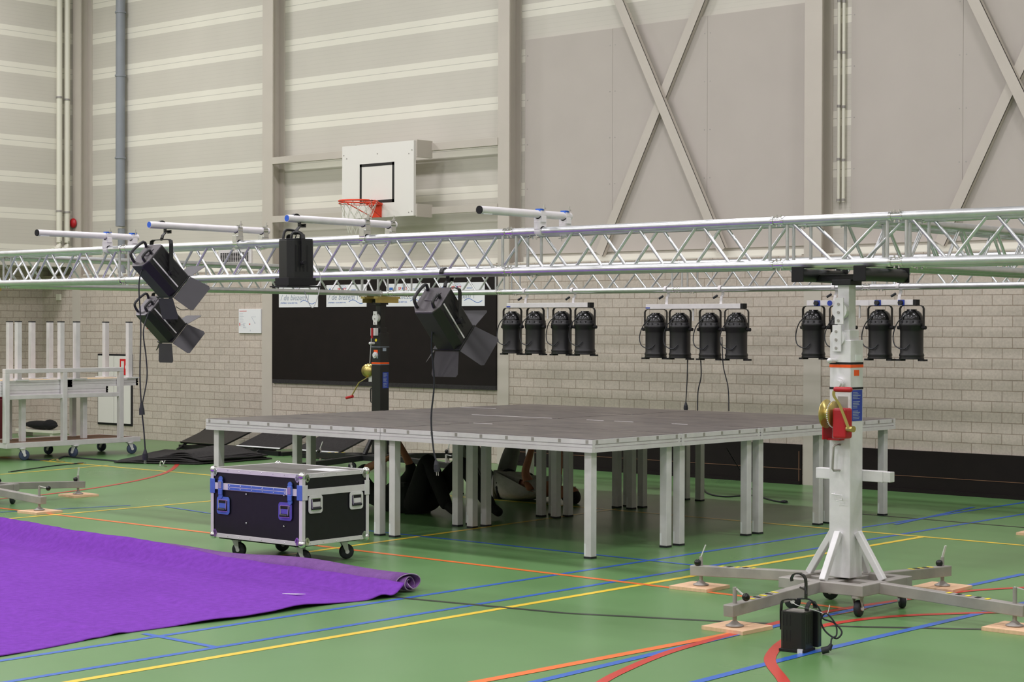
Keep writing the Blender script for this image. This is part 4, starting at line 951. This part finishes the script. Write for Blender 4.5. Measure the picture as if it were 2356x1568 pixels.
for x_ in (-W2*.88, -W2*.12):
    l = MB(); l.box((x_-.022, -.012, zs-.05), (x_+.022, -.003, zs+.012)); l.cyl((x_, -.010, zs+.022), (x_, -.003, zs+.022), .019, n=12); l.cyl((x_, -.010, zs-.09), (x_, -.003, zs-.09), .019, n=12); l.box((x_-.018, -.014, zs-.082), (x_+.018, -.004, zs-.045)); lt = l.build('latch', 'blue_film', fc, .002)
    MB().box((x_-.014, -.0155, zs-.04), (x_+.014, -.012, zs+.006)).build('latch_lever', 'chrome', lt)
def case_handle(c, ux, m_):
    ux = Vector(ux); n = ux.cross(Vector((0, 0, 1))); c = Vector(c)  # n outward
    def rr(w_, h_, k, m2, d0, d1, name, par):
        poly = []
        for cx_, cz_, a0 in ((w_-k, h_-k, 0), (-w_+k, h_-k, 90), (-w_+k, -h_+k, 180), (w_-k, -h_+k, 270)):
            for i in range(5): a = R(a0+i*22.5); poly.append(c+ux*(cx_+k*math.cos(a))+Vector((0, 0, cz_+k*math.sin(a)))+n*d0)
        return MB().prism(poly, n*(d1-d0)).build(name, m2, par)
    h = rr(.062, .058, .02, m_, .0005, .005, 'recessed_handle', fc)
    rr(.045, .040, .008, 'chrome', .005, .0075, 'handle_rim', h)
    rr(.040, .035, .006, 'black_matt', .0075, .009, 'handle_cup', h)
    rr(.034, .016, .004, m_, .009, .0105, 'cup_plate', h)
    q = MB(); q.cyl(c+ux*-.034+n*.016+Vector((0, 0, -.026)), c+ux*.034+n*.016+Vector((0, 0, -.026)), .009, n=10); q.build('grip', 'rubber', h)
    for sx in (-1, 1): MB().cyl(c+ux*(.034*sx)+n*.013+Vector((0, 0, -.026)), c+ux*(.038*sx)+n*.012+Vector((0, 0, .034)), .003, n=6).build('bail', 'chrome', h)
case_handle((-W2*.855, -.0, .352), (1, 0, 0), 'blue_film'); case_handle((-W2*.175, -.0, .352), (1, 0, 0), 'purple_film')
case_handle((.0, D2*.19, .40), (0, 1, 0), 'galv'); case_handle((.0, D2*.80, .40), (0, 1, 0), 'galv')
MB().box((-W2+.05, .03, z0-.012), (-.05, .19, z0)).build('castor_board', 'black_matt', fc); MB().box((-W2+.05, D2-.19, z0-.012), (-.05, D2-.03, z0)).build('castor_board', 'black_matt', fc)
for x_ in (-.13, -W2+.13):
    for y_ in (.11, D2-.11): caster(fc, x_, y_, z0-.012, .05, .032, R(20 if y_ < .3 else 60), 'rubber', 'galv')
# ================================================================ purple carpet, partly rolled
def sstep(a, b, x): t = max(0, min(1, (x-a)/(b-a))); return t*t*(3-2*t)
def wob(x, y): return math.sin(x*3.1+y*1.7)*.5+math.sin(x*7.3-y*4.9+1)*.3+math.sin(y*9.1+x*2.3)*.2
cp_ = thing('purple_carpet', 'large purple felt carpet on the green floor, its far side rolled up', 'carpet', (-10, 6, 0))
def yroll(x):
    for (a, ya), (b, yb) in zip(CR_, CR_[1:]):
        if b <= x <= a: return ya+(yb-ya)*sstep(0, 1, (a-x)/(a-b))
    return CR_[-1][1]
CR_ = [(-7.2, 7.60), (-8.4, 7.65), (-9.3, 7.56), (-10.4, 7.52), (-11.7, 7.66), (-13.6, 7.85)]
def sheet(u, v):
    x0_ = -7.47+.035*math.sin(v*9)+.03*math.sin(v*21+1)
    x = x0_+(-13.6-x0_)*(u**1.15)
    yr = yroll(x)-.055+.05*sstep(-8.6, -10.0, x)*1.0
    y = 3.0+(yr-3.0)*(1-(1-v)**1.35)
    top = .062+.066*sstep(-8.4, -10.2, x)
    wd = .17+.03*sstep(-8, -10, x)
    s = sstep(0, 1, 1-(yr-y)/wd)
    z = .007+top*s+.0045*wob(x*1.2, y*2.2)*(1-s)+.003*wob(x*5, y*1.5)+.015*(1-s)*max(0, math.sin(y*7.3+x*1.9+1.3*math.sin(x*2.1)))**8*(.5+.5*math.sin(x*3.7+y))
    edge = math.exp(-((x-x0_)/.16)**2)
    z += edge*(.020*math.exp(-((y-6.75)/.25)**2)+.022*math.exp(-((y-7.33)/.07)**2)+.010*math.exp(-((y-6.2)/.2)**2)+.006*math.exp(-((y-5.4)/.06)**2))
    return Vector((x, y, max(z, .006)))-Vector((-10, 6, 0))
sh = MB().grid(sheet, 130, 170); so = sh.build('felt_sheet', ['purple', 'purple_edge'], cp_)
sm = so.modifiers.new('thickness', 'SOLIDIFY'); sm.thickness = .005; sm.offset = -1
rl = MB(); NT = 70; NX = 40
def spiral(u, v):
    x = -7.50-.02*math.sin(v*13)+(-13.6+7.5)*u; yr = yroll(x)+.035
    t = v; a = R(205)-t*2*math.pi*2.35; k = 1-.62*t
    hz = .056+.004*math.sin(x*5)
    return Vector((x+.018*math.sin(a*1.3)*(1-u), yr+.098*k*math.cos(a)+.01*t, hz+hz*.96*k*math.sin(a)-.010*t))-Vector((-10, 6, 0))
rl.grid(spiral, NX, NT); ro_ = rl.build('carpet_roll', ['purple_back', 'purple_edge'], cp_)
sm = ro_.modifiers.new('thickness', 'SOLIDIFY'); sm.thickness = .006; sm.offset = 0; sm.material_offset_rim = 1
c0 = FZ(672, 1371); MB().prism([Vector((c0.x-.05, c0.y-.03, .013))-Vector((-10, 6, 0)), Vector((c0.x+.03, c0.y+.0, .013))-Vector((-10, 6, 0)), Vector((c0.x+.06, c0.y+.05, .013))-Vector((-10, 6, 0))], (0, 0, .002)).build('paper_scrap', 'paper', cp_)
# ================================================================ folded black stage cloths
fd = thing('folded_stage_cloth', 'pile of folded black stage cloth on the floor behind the stage corner', 'cloth', FZ(440, 1050))
Q = [FZ(262, 1065), FZ(455, 1069), FZ(626, 1056), FZ(380, 1036)]
for k in range(6):
    def layer(u, v, k=k):
        a = Q[0].lerp(Q[1], u*1.0) if u < .5 else Q[0].lerp(Q[1], u)
        A = Q[0].lerp(Q[1], u) ; Bq = Q[3].lerp(Q[2], u)
        sh_ = .03*k*(1 if k % 2 else .4); uu = sstep(0, .35, u)
        p = A.lerp(Bq, v*(1-.04*k)+.02*k); p = p+(Bq-A).normalized()*0+ (Q[1]-Q[0]).normalized()*(.10*k*(1-u)-.05*(k % 3)*u)
        z = .006+.021*k*uu*(1-.35*sstep(.75, 1, u))+.018*uu*(1-uu)+.012*uu*math.sin(u*9+k*.5)*(k/6)+.004*math.sin(v*11+k)
        return Vector((p.x, p.y, max(.004, z)))-FZ(440, 1050)
    o_ = MB().grid(layer, 30, 16).build('cloth_fold', 'black_felt', fd); s_ = o_.modifiers.new('thickness', 'SOLIDIFY'); s_.thickness = .014; s_.offset = 1
# ================================================================ low tilted black table frames by the back wall
def tilt_table(label, xa, xb, mat_, legs):
    y0, z0, y1, z1 = 14.62, .07, 15.22, .30
    t = thing('folded_table', label, 'folded table', ((xa+xb)/2, 14.9, 0), group='low tilted black tables along the brick wall')
    o = Vector(((xa+xb)/2, 14.9, 0)); n = Vector((0, -(z1-z0), (y1-y0))).normalized()*.02
    A, B, C_, D = Vector((xa, y0, z0)), Vector((xb-.12, y0, z0)), Vector((xb-.05, y1, z1)), Vector((xa+.07, y1, z1))
    MB().prism([A-o, B-o, C_-o, D-o], n).build('table_top', mat_, t)
    for p, q in ((A, B), (D, C_)):
        MB().beam(p+n*1.1-o, q+n*1.1-o, .022, .006, n, 0).build('edge_line', 'paper' if mat_ != 'black' else 'black_gloss', t)
    for f in legs:
        p = A.lerp(B, f)-o; q = D.lerp(C_, f)-o
        MB().cyl(Vector((p.x, p.y-.12, .0)), Vector((q.x-.15, q.y-.1, z1-.02)), .016, n=8).build('strut', 'black', t)
        MB().cyl(Vector((q.x-.15, q.y-.13, z1-.01)), Vector((q.x-.15, q.y-.07, z1-.01)), .03, n=10).build('joint_knob', 'black_matt', t)
    MB().box(Vector((xa, y0-.03, 0))-o, Vector((xb-.12, y0+.01, .055))-o).build('floor_rail', 'black', t)
    for x_ in (xa+.02, xb-.1): MB().box(Vector((x_-.02, y0, 0))-o, Vector((x_+.02, y1, .045))-o).build('cross_foot', 'black', t)
    return t
tilt_table('left one of the low tilted black tables, plain dark with open frame', FY(470, 1000, 15).x, FY(585, 1000, 15).x, 'black', (.1, .75))
tilt_table('middle low tilted grey table with a white edge line, beyond the flight case', FY(600, 1000, 15).x, FY(715, 1000, 15).x, 'black_felt', (.55,))
tilt_table('right low tilted grey table with white edge lines, next to the black tower', FY(730, 1000, 15).x, FY(850, 1000, 15).x, 'black_felt', (.5, .98))
# ================================================================ transport cart with upturned decks
ct = thing('transport_cart', 'grey steel transport cart on castors loaded with stage decks at the left', 'cart', (-18.45, 12.8, 0))
O = Vector((-18.45, 12.8, 0))
def cb(name, a, b, m_='alu_dull', bv=.004): return MB().box(Vector(a)-O, Vector(b)-O).build(name, m_, ct, bv)
for a, b in (((-18.13, 11.87, .145), (-18.07, 13.75, .205)), ((-18.87, 11.87, .145), (-18.81, 13.75, .205)), ((-18.81, 11.87, .145), (-18.13, 11.93, .205)), ((-18.81, 13.69, .145), (-18.13, 13.75, .205)), ((-18.81, 12.78, .145), (-18.13, 12.84, .205))): cb('bed_rail', a, b)
cb('bed_board', (-18.80, 11.94, .19), (-18.14, 13.68, .206), 'brown')
for y_ in (11.885, 12.665, 13.47): cb('post', (-18.13, y_-.03, .205), (-18.07, y_+.03, 1.0))
cb('top_rail', (-18.13, 11.855, 1.0), (-18.07, 13.5, 1.05)); cb('middle_rail', (-18.125, 11.915, .70), (-18.085, 13.44, .75))
for px, py, x_ in ((50, 1055, -18.1), (173, 1052, -18.1), (298, 1045, -18.1), (116, 1046, -18.72), (238, 1039, -18.72)):
    c_ = FX(px, py, x_); caster(ct, x_-O.x, c_.y-O.y, .145, .062, .036, R(75 if px in (50, 298) else 200), 'rubber_blue', 'galv')
caster(ct, -18.72-O.x, 12.0-O.y, .145, .062, .036, R(40), 'rubber_blue', 'galv')
def up_deck(label, x0, x1, y0, y1, z0, inv, legs, lz):
    t = thing('spare_stage_deck', label, 'stage deck', ((x0+x1)/2, (y0+y1)/2, z0), group='spare stage decks on the cart'); o = Vector(((x0+x1)/2, (y0+y1)/2, 0))
    f = MB(); e_ = .03
    for a, b in (((x0, y0), (x1, y0+e_)), ((x0, y1-e_), (x1, y1)), ((x0, y0), (x0+e_, y1)), ((x1-e_, y0), (x1, y1))):
        for za, zb, k in ((0, .03, 0), (.03, .036, .006), (.036, .06, 0), (.06, .066, .006), (.066, .09, 0)):
            f.box(Vector((a[0]+k, a[1]+k, za))-o, Vector((b[0]-k, b[1]-k, zb))-o)
    f.build('edge_frame', 'alu_dull', t)
    zz = .07 if inv else .072
    MB().box(Vector((x0+.03, y0+.03, zz))-o, Vector((x1-.03, y1-.03, zz+.015))-o).build('deck_board', 'ply_light' if inv else 'deck', t)
    for x_, y_ in legs:
        l = MB().box(Vector((x_-.03, y_-.03, .06 if inv else lz-z0))-o, Vector((x_+.03, y_+.03, lz-z0 if inv else .03))-o).build('leg', 'alu_dull', t, .003)
        if inv:
            MB().box(Vector((x_-.031, y_-.031, lz-z0))-o, Vector((x_+.031, y_+.031, lz-z0+.012))-o).build('foot_cap', 'rubber', l)
            MB().box(Vector((x_-.09, y_-.09, .085))-o, Vector((x_+.09, y_+.09, .10))-o).build('leg_bracket', 'galv', l)
    return t
yy = lambda px, x_: FX(px, 800, x_).y
up_deck('lower of the spare decks on the cart, standing on its short legs', -18.76, -18.14, 11.45, 13.32, .735, False, [(-18.25, 13.05), (-18.68, 13.2), (-18.25, 12.2), (-18.68, 12.3)], .206)
up_deck('upturned spare deck lying on the cart, nearer the picture edge', -18.76, -18.14, 11.30, 12.775, .825, True, [(-18.21, yy(42, -18.21)), (-18.21, 12.70), (-18.68, yy(22, -18.68)), (-18.68, 12.62)], 1.585)
up_deck('upturned spare deck lying on the cart, nearer the white door', -18.76, -18.14, 12.78, 13.76, .825, True, [(-18.21, yy(176, -18.21)), (-18.21, 13.68), (-18.68, 12.87), (-18.68, 13.68)], 1.585)
bx = MB().box((-.25, -.2, 0), (.25, .2, .62)).box((-.22, -.17, .62), (.22, .17, .66)); o_ = bx.build('storage_box', mat('dark_red_box', S(92, 22, 34), .6), None, .01); o_.location = (-20.3, 13.05, 0); tag(o_, 'dark red box behind the cart at the left edge of the picture', 'box')
bg = thing('black_bag', 'black bag lying on a low pale bench behind the cart', 'bag', (FY(95, 993, 14.9).x, 14.9, .113))
MB().sphere((0, 0, .05), 1, 16, 8, 0, (.36, .12, .06)).sphere((.2, 0, .06), 1, 12, 8, 0, (.12, .1, .07)).build('bag_body', 'cloth_black', bg)
bn = thing('low_bench', 'low pale bench near the wall behind the cart', 'bench', (FY(95, 993, 14.9).x, 14.9, 0)); MB().box((-.45, -.12, .065), (.45, .12, .10)).build('bench_top', 'pvc', bn)
for sx in (-1, 1): MB().box((sx*.38-.03, -.1, 0), (sx*.38+.03, .1, .065)).build('bench_foot', 'pvc', bn)
# ================================================================ lamp on the floor
L0 = FZ(1850, 1503); fx_, fy_ = .126, .118
fl_ = thing('floor_spotlight', 'small black spotlight standing face down on the green floor before the silver tower', 'stage light', (L0.x, L0.y, 0), R(8))
b = MB(); hh = .192; c2 = .014
b.prism([(-fx_+c2, 0, .012), (-c2, 0, .012), (0, c2, .012), (0, fy_-c2, .012), (-c2, fy_, .012), (-fx_+c2, fy_, .012), (-fx_, fy_-c2, .012), (-fx_, c2, .012)], (0, 0, hh-.012))
for k in range(3):
    for z_ in (.05, .125): b.box((-.11+k*.018, -.001, z_), (-.106+k*.018, .001, z_+.055), 1)
for k in range(3): b.box((-.001, .03+k*.022, .04), (.0015, .036+k*.022, .18), 1)
b.build('housing', ['black', 'black_matt'], fl_, .004)
MB().box((-fx_-.004, -.004, 0), (.004, fy_+.004, .014)).build('front_collar', 'black_matt', fl_, .002)
MB().box((-fx_*.8, fy_*.15, hh), (-.01, fy_*.85, hh+.003)).build('top_plate', 'galv_worn', fl_)
MB().box((-.01, fy_, .015), (.02, fy_+.04, .19)).build('side_box', 'black', fl_, .004)
ym = .5*fy_
MB().strap(smooth_path([(-fx_-.006, .03, .10), (-fx_-.006, .03, .22), (-fx_*.85, .03, .245), (-fx_*.5, .03, .248)], 4), (0, 1, 0), .024, .005).build('yoke', 'black', fl_)
MB().strap(smooth_path([(.0, .03, .20), (.0, .03, .215), (.0, .06, .235), (.0, .10, .235), (.002, .12, .215), (.002, .12, .20)], 4), (1, 0, 0), .02, .006).build('handle', 'black', fl_)
hx = -.03; MB().strap([(-.078, .03, .335), (-.080, .03, .350), (-.072, .03, .365), (-.058, .03, .373), (-.035, .03, .374), (-.018, .03, .367), (-.008, .03, .352), (-.005, .03, .33), (-.005, .03, .255)], (0, 1, 0), .024, .006).build('hook_clamp', 'black', fl_)
MB().cyl((-.03, .02, .31), (.01, -.01, .305), .005, n=8).cyl((.01, -.01, .32), (.02, -.02, .285), .006, n=8).build('wing_bolt', 'black_gloss', fl_)
lp = [(-.06, .05, .25), (.0, .06, .25), (.04, .08, .21), (.05, .1, .16), (.10, .12, .14), (.14, .12, .10), (.12, .1, .07), (.07, .09, .10), (.05, .08, .15), (.08, .07, .19), (.12, .09, .14), (.13, .08, .09), (.115, .06, .075), (.115, .05, .05)]
MB().tube(smooth_path(lp, 6), .0042, 6).build('power_lead', 'rubber', fl_)
MB().cyl((.118, .05, .05), (.105, .045, .025), .008, .015, 10).cyl((.105, .045, .025), (.075, .035, .0165), .0165, n=12).build('plug', 'rubber', fl_)
MB().tube(smooth_path([(-.09, .03, .25), (-.05, .02, .225), (.02, .05, .205), (.05, .08, .19), (.085, .07, .185), (.095, .08, .23)], 5), .002, 5).build('safety_cord', 'galv', fl_)
MB().box((-.03, -.012, 0), (-.005, .0, .02)).build('latch_tab', 'alu_dull', fl_)
# ================================================================ cables and bits on the floor
def flo(px, z=.006): p = FZ(px[0], px[1], z); return p
cable('black cable snaking over the floor under the right half of the stage', [flo(q) for q in ((1615, 1120), (1630, 1135), (1670, 1142), (1730, 1139), (1775, 1150), (1795, 1154))], .008, (1, -.2, 0))
cable('black cable lying among the cart castors at the left', [flo(q) for q in ((60, 1056), (90, 1058), (130, 1056), (150, 1050), (190, 1054), (240, 1058), (310, 1064))], .012)
cable('thin black cable across the floor before the cart', [flo(q) for q in ((20, 1085), (70, 1078), (130, 1070), (195, 1064))], .006)
cable('dark cable hanging down behind the stage at the right rear', [FY(1672, 1030, 13.4), FY(1690, 1060, 13.4), FY(1712, 1095, 13.3), FY(1730, 1125, 13.2)], .005)
cc = thing('pipe_clamp', 'small loose metal clamp on the floor before the black cloth pile', 'clamp', FZ(372, 1073))
MB().tube([(.03*math.cos(a), 0, .03+.03*math.sin(a)) for a in [R(i*30) for i in range(10)]], .008, 6).build('jaw', 'chrome', cc); MB().box((-.05, -.02, 0), (.07, .02, .014)).build('base', 'chrome', cc); MB().cyl((.03, 0, .03), (.06, .0, .07), .005, n=6).build('bolt', 'galv', cc)
c2_ = thing('pipe_clamp', 'small loose metal clamp on the floor below the cart, between the castors', 'clamp', FZ(188, 1066)); MB().box((-.06, -.02, 0), (.06, .02, .018)).build('base', 'chrome', c2_)
c3_ = thing('yellow_strap', 'short yellow and black strap lying between the cart castors', 'strap', FZ(130, 1062)); MB().strap(smooth_path([(-.12, 0, .01), (-.04, .03, .03), (.03, .0, .015), (.12, .02, .01)], 4), (0, 1, 0), .03, .006).build('webbing', 'brass', c3_)
# ================================================================ the two people under the stage
def skin(name, chain, edges, mat_, parent, root=0, sub=2, org=(0, 0, 0)):
    o_ = Vector(org); me = bpy.data.meshes.new(name); me.from_pydata([tuple(Vector(c[0])-o_) for c in chain], edges, []); me.update()
    ob = bpy.data.objects.new(name, me); COL.objects.link(ob); ob.parent = parent
    s_ = ob.modifiers.new('skin', 'SKIN'); s_.use_smooth_shade = True
    for v, c in zip(me.skin_vertices[0].data if me.skin_vertices else [], chain): pass
    if not me.skin_vertices:
        bpy.context.view_layer.objects.active = ob
    for i, c in enumerate(chain):
        sv = me.skin_vertices[0].data[i]; r_ = c[1]; sv.radius = (r_, r_) if isinstance(r_, (int, float)) else r_; sv.use_root = (i == root)
    s2 = ob.modifiers.new('sub', 'SUBSURF'); s2.levels = sub; s2.render_levels = sub
    me.materials.append(M[mat_]); return ob
def hand(par, wrist, dirv, palmn, org, sc_=1.0, curl=.5, thumb=1):
    wrist = Vector(wrist); d = Vector(dirv).normalized(); n = Vector(palmn); n = (n-d*n.dot(d)).normalized(); s_ = d.cross(n)*thumb
    ch = [(wrist, (.026, .018)), (wrist+d*.035, (.034, .016)), (wrist+d*.075, (.036, .014))]; ed = [(0, 1), (1, 2)]
    for k, (off, ln) in enumerate(((-.030, .068), (-.010, .078), (.010, .072), (.029, .058))):
        b_ = wrist+d*.082+s_*-off; i0 = len(ch); q = d; p = b_
        ch.append((b_, .009)); ed.append((2, i0))
        for j in range(3):
            q = (q+n*curl*.55).normalized(); p = p+q*ln*sc_*(.42, .32, .26)[j]; ch.append((p, .0085-.001*j)); ed.append((i0+j, i0+j+1))
    i0 = len(ch); ch.append((wrist+d*.03+s_*.032, .011)); ed.append((1, i0)); ch.append((wrist+d*.06+s_*.052+n*.012, .010)); ed.append((i0, i0+1)); ch.append((wrist+d*.085+s_*.055+n*.025, .009)); ed.append((i0+1, i0+2))
    return ch, ed
def person(label, loc, J, cloth, trousers, shoes, armlen='short', group=None, belt=None):
    """J: joints in world space; body grows as one skinned surface, clothes and hair are children"""
    for k_ in J:
        if k_ not in ('face', 'pnl', 'pnr'): J[k_] = J[k_]-Vector((0, 0, .035 if k_[:2] not in ('an', 'to', 'wr') else .0))
    t = thing('person', label, 'person', loc); o_ = Vector(loc)
    ch = [(J['pelvis'], .105), (J['waist'], .10), (J['chest'], .12), (J['neck'], .05), (J['head'], .075), (J['crown'], .07)]
    ed = [(0, 1), (1, 2), (2, 3), (3, 4), (4, 5)]
    for s_ in ('l', 'r'):
        i = len(ch); ch += [(J['sh'+s_], .052), (J['el'+s_], .040), (J['wr'+s_], .027)]; ed += [(2, i), (i, i+1), (i+1, i+2)]
        hc, he = hand(None, J['wr'+s_], J['wr'+s_]-J['el'+s_], J['pn'+s_], o_, 1, .45, 1 if s_ == 'l' else -1); k = len(ch)
        ch += hc[1:]; ed += [(i+2, k)]+[(a+k-1, b+k-1) for a, b in he if a > 0]
        i = len(ch); ch += [(J['hip'+s_], .075), (J['kn'+s_], .055), (J['an'+s_], .036), (J['toe'+s_], .03)]; ed += [(0, i), (i, i+1), (i+1, i+2), (i+2, i+3)]
    body = skin('body', ch, ed, 'skin', t, 0, 2, loc)
    c = [(J['pelvis'].lerp(J['waist'], -.7), .132), (J['pelvis'].lerp(J['waist'], .1), .150), (J['waist'], .145), (J['chest'], .160), (J['neck'].lerp(J['chest'], .45), .09)]; e = [(0, 1), (1, 2), (2, 3), (3, 4)]
    for s_ in ('l', 'r'):
        i = len(c)
        if armlen == 'short': c += [(J['sh'+s_], .075), (J['sh'+s_].lerp(J['el'+s_], .55), .062)]; e += [(3, i), (i, i+1)]
        else: c += [(J['sh'+s_], .075), (J['el'+s_], .056), (J['el'+s_].lerp(J['wr'+s_], armlen), .048)]; e += [(3, i), (i, i+1), (i+1, i+2)]
    skin('shirt', c, e, cloth, t, 2, 2, loc)
    c = [(J['pelvis'].lerp(J['waist'], .55), .128), (J['pelvis'].lerp(J['waist'], -.25), .140)]; e = [(0, 1)]
    for s_ in ('l', 'r'):
        i = len(c); c += [(J['hip'+s_], .098), (J['kn'+s_], .078), (J['kn'+s_].lerp(J['an'+s_], .5), .066), (J['an'+s_].lerp(J['kn'+s_], -.10), .055)]; e += [(1, i), (i, i+1), (i+1, i+2), (i+2, i+3)]
    skin('trousers', c, e, trousers, t, 1, 2, loc)
    for s_ in ('l', 'r'): skin('shoe', [(J['an'+s_].lerp(J['toe'+s_], -.25), .038), (J['an'+s_].lerp(J['toe'+s_], .5), .042), (J['toe'+s_], .036)], [(0, 1), (1, 2)], shoes, t, 1, 2, loc)
    hd = J['head'].lerp(J['crown'], .5); ax = (J['crown']-J['head']).normalized(); fc_ = Vector(J['face']); fc_ = (fc_-ax*fc_.dot(ax)).normalized()
    skin('hair', [(J['crown']+ax*.012-fc_*.012, .078), (J['head']-fc_*.028+ax*.02, .074), (J['neck'].lerp(J['head'], .5)-fc_*.03, .05)], [(0, 1), (1, 2)], 'hair', t, 0, 2, loc)
    sd = ax.cross(fc_); f_ = MB()
    nb_ = J['head']+fc_*.07+ax*.015-o_; MB().cyl(nb_+ax*.028-fc_*.004, nb_+fc_*.018-ax*.012, .006, .012, 8).build('nose', 'skin', t)
    for sg in (-1, 1):
        MB().sphere(J['head']+fc_*.060+ax*.042+sd*(.027*sg)-o_, .0105, 10, 6).build('eye', 'paper', t)
        MB().sphere(J['head']+ax*.015+sd*(.070*sg)-o_, .018, 10, 6).build('ear', 'skin', t)
    MB().sphere(J['head']+fc_*.063-ax*.030-o_, 1, 10, 6, 0, (.02, .02, .006)).build('mouth', 'text_red', t)
    if belt:
        w_ = J['pelvis'].lerp(J['waist'], .38)-o_; d_ = (J['waist']-J['pelvis']).normalized(); x_, y_, _ = basis(d_)
        MB().tube([w_+x_*.148*math.cos(a)+y_*.148*math.sin(a) for a in [2*math.pi*i/24 for i in range(24)]], .013, 8, closed=True).build('belt', 'cloth_black', t)
    return t
V = Vector
y = 12.42
J = dict(pelvis=V((-11.02, y, .145)), waist=V((-10.86, y, .14)), chest=V((-10.62, y, .155)), neck=V((-10.40, y, .14)), head=V((-10.24, y, .12)), crown=V((-10.14, y, .115)), face=V((0, 0, 1)),
         shl=V((-10.53, y-.17, .17)), ell=FY(1207, 1078, y-.20), wrl=FY(1226, 1022, y-.16), pnl=V((1, 0, 0)), shr=V((-10.53, y+.17, .17)), elr=V((-10.56, y+.24, .40)), wrr=V((-10.50, y+.16, .58)), pnr=V((1, 0, 0)),
         hipl=V((-11.12, y-.09, .15)), knl=V((-11.33, y-.12, .56)), anl=V((-11.50, y-.12, .09)), toel=V((-11.62, y-.14, .045)), hipr=V((-11.10, y+.09, .15)), knr=V((-10.98, y+.12, .56)), anr=V((-11.26, y+.02, .62)), toer=V((-11.36, y-.05, .66)))
p2 = person('person in a grey T-shirt and grey track trousers lying on the back under the stage', (-10.8, y, 0), J, 'tee', 'track', 'shoe', 'short', belt=True)
st = MB()
for k in range(3):
    a_ = J['hipl']+V((.05-.022*k, -.10, .02)); b_ = J['knl']+V((.05-.022*k, -.082, -.02)); st.beam(a_-V((-10.8, y, 0)), b_-V((-10.8, y, 0)), .009, .006, (0, 1, 0))
st.build('side_stripes', 'cloth_black', p2)
y = 10.92
J = dict(pelvis=V((-10.62, y, .145)), waist=V((-10.78, y, .14)), chest=V((-10.98, y, .155)), neck=V((-11.18, y, .13)), head=V((-11.33, y, .11)), crown=V((-11.43, y, .10)), face=V((0, -.5, 1)),
         shl=V((-11.02, y-.17, .19)), ell=V((-11.12, y-.20, .36)), wrl=FY(884, 1062, y-.2)+V((0, 0, .02)), pnl=V((1, 0, 0)), shr=V((-11.02, y+.17, .18)), elr=V((-10.90, y+.22, .36)), wrr=V((-10.95, y+.1, .56)), pnr=V((1, 0, 0)),
         hipl=V((-10.56, y-.09, .15)), knl=FY(984, 1040, y-.08), anl=V((-10.25, y-.06, .10)), toel=V((-10.11, y-.08, .045)), hipr=V((-10.54, y+.09, .15)), knr=FY(1062, 1050, y+.10), anr=V((-9.93, y+.12, .10)), toer=V((-9.80, y+.10, .045)))
p1_ = person('person in black clothes lying under the front of the stage with both knees up', (-10.7, y, 0), J, 'cloth_green', 'cloth_black', 'cloth_black', .35)
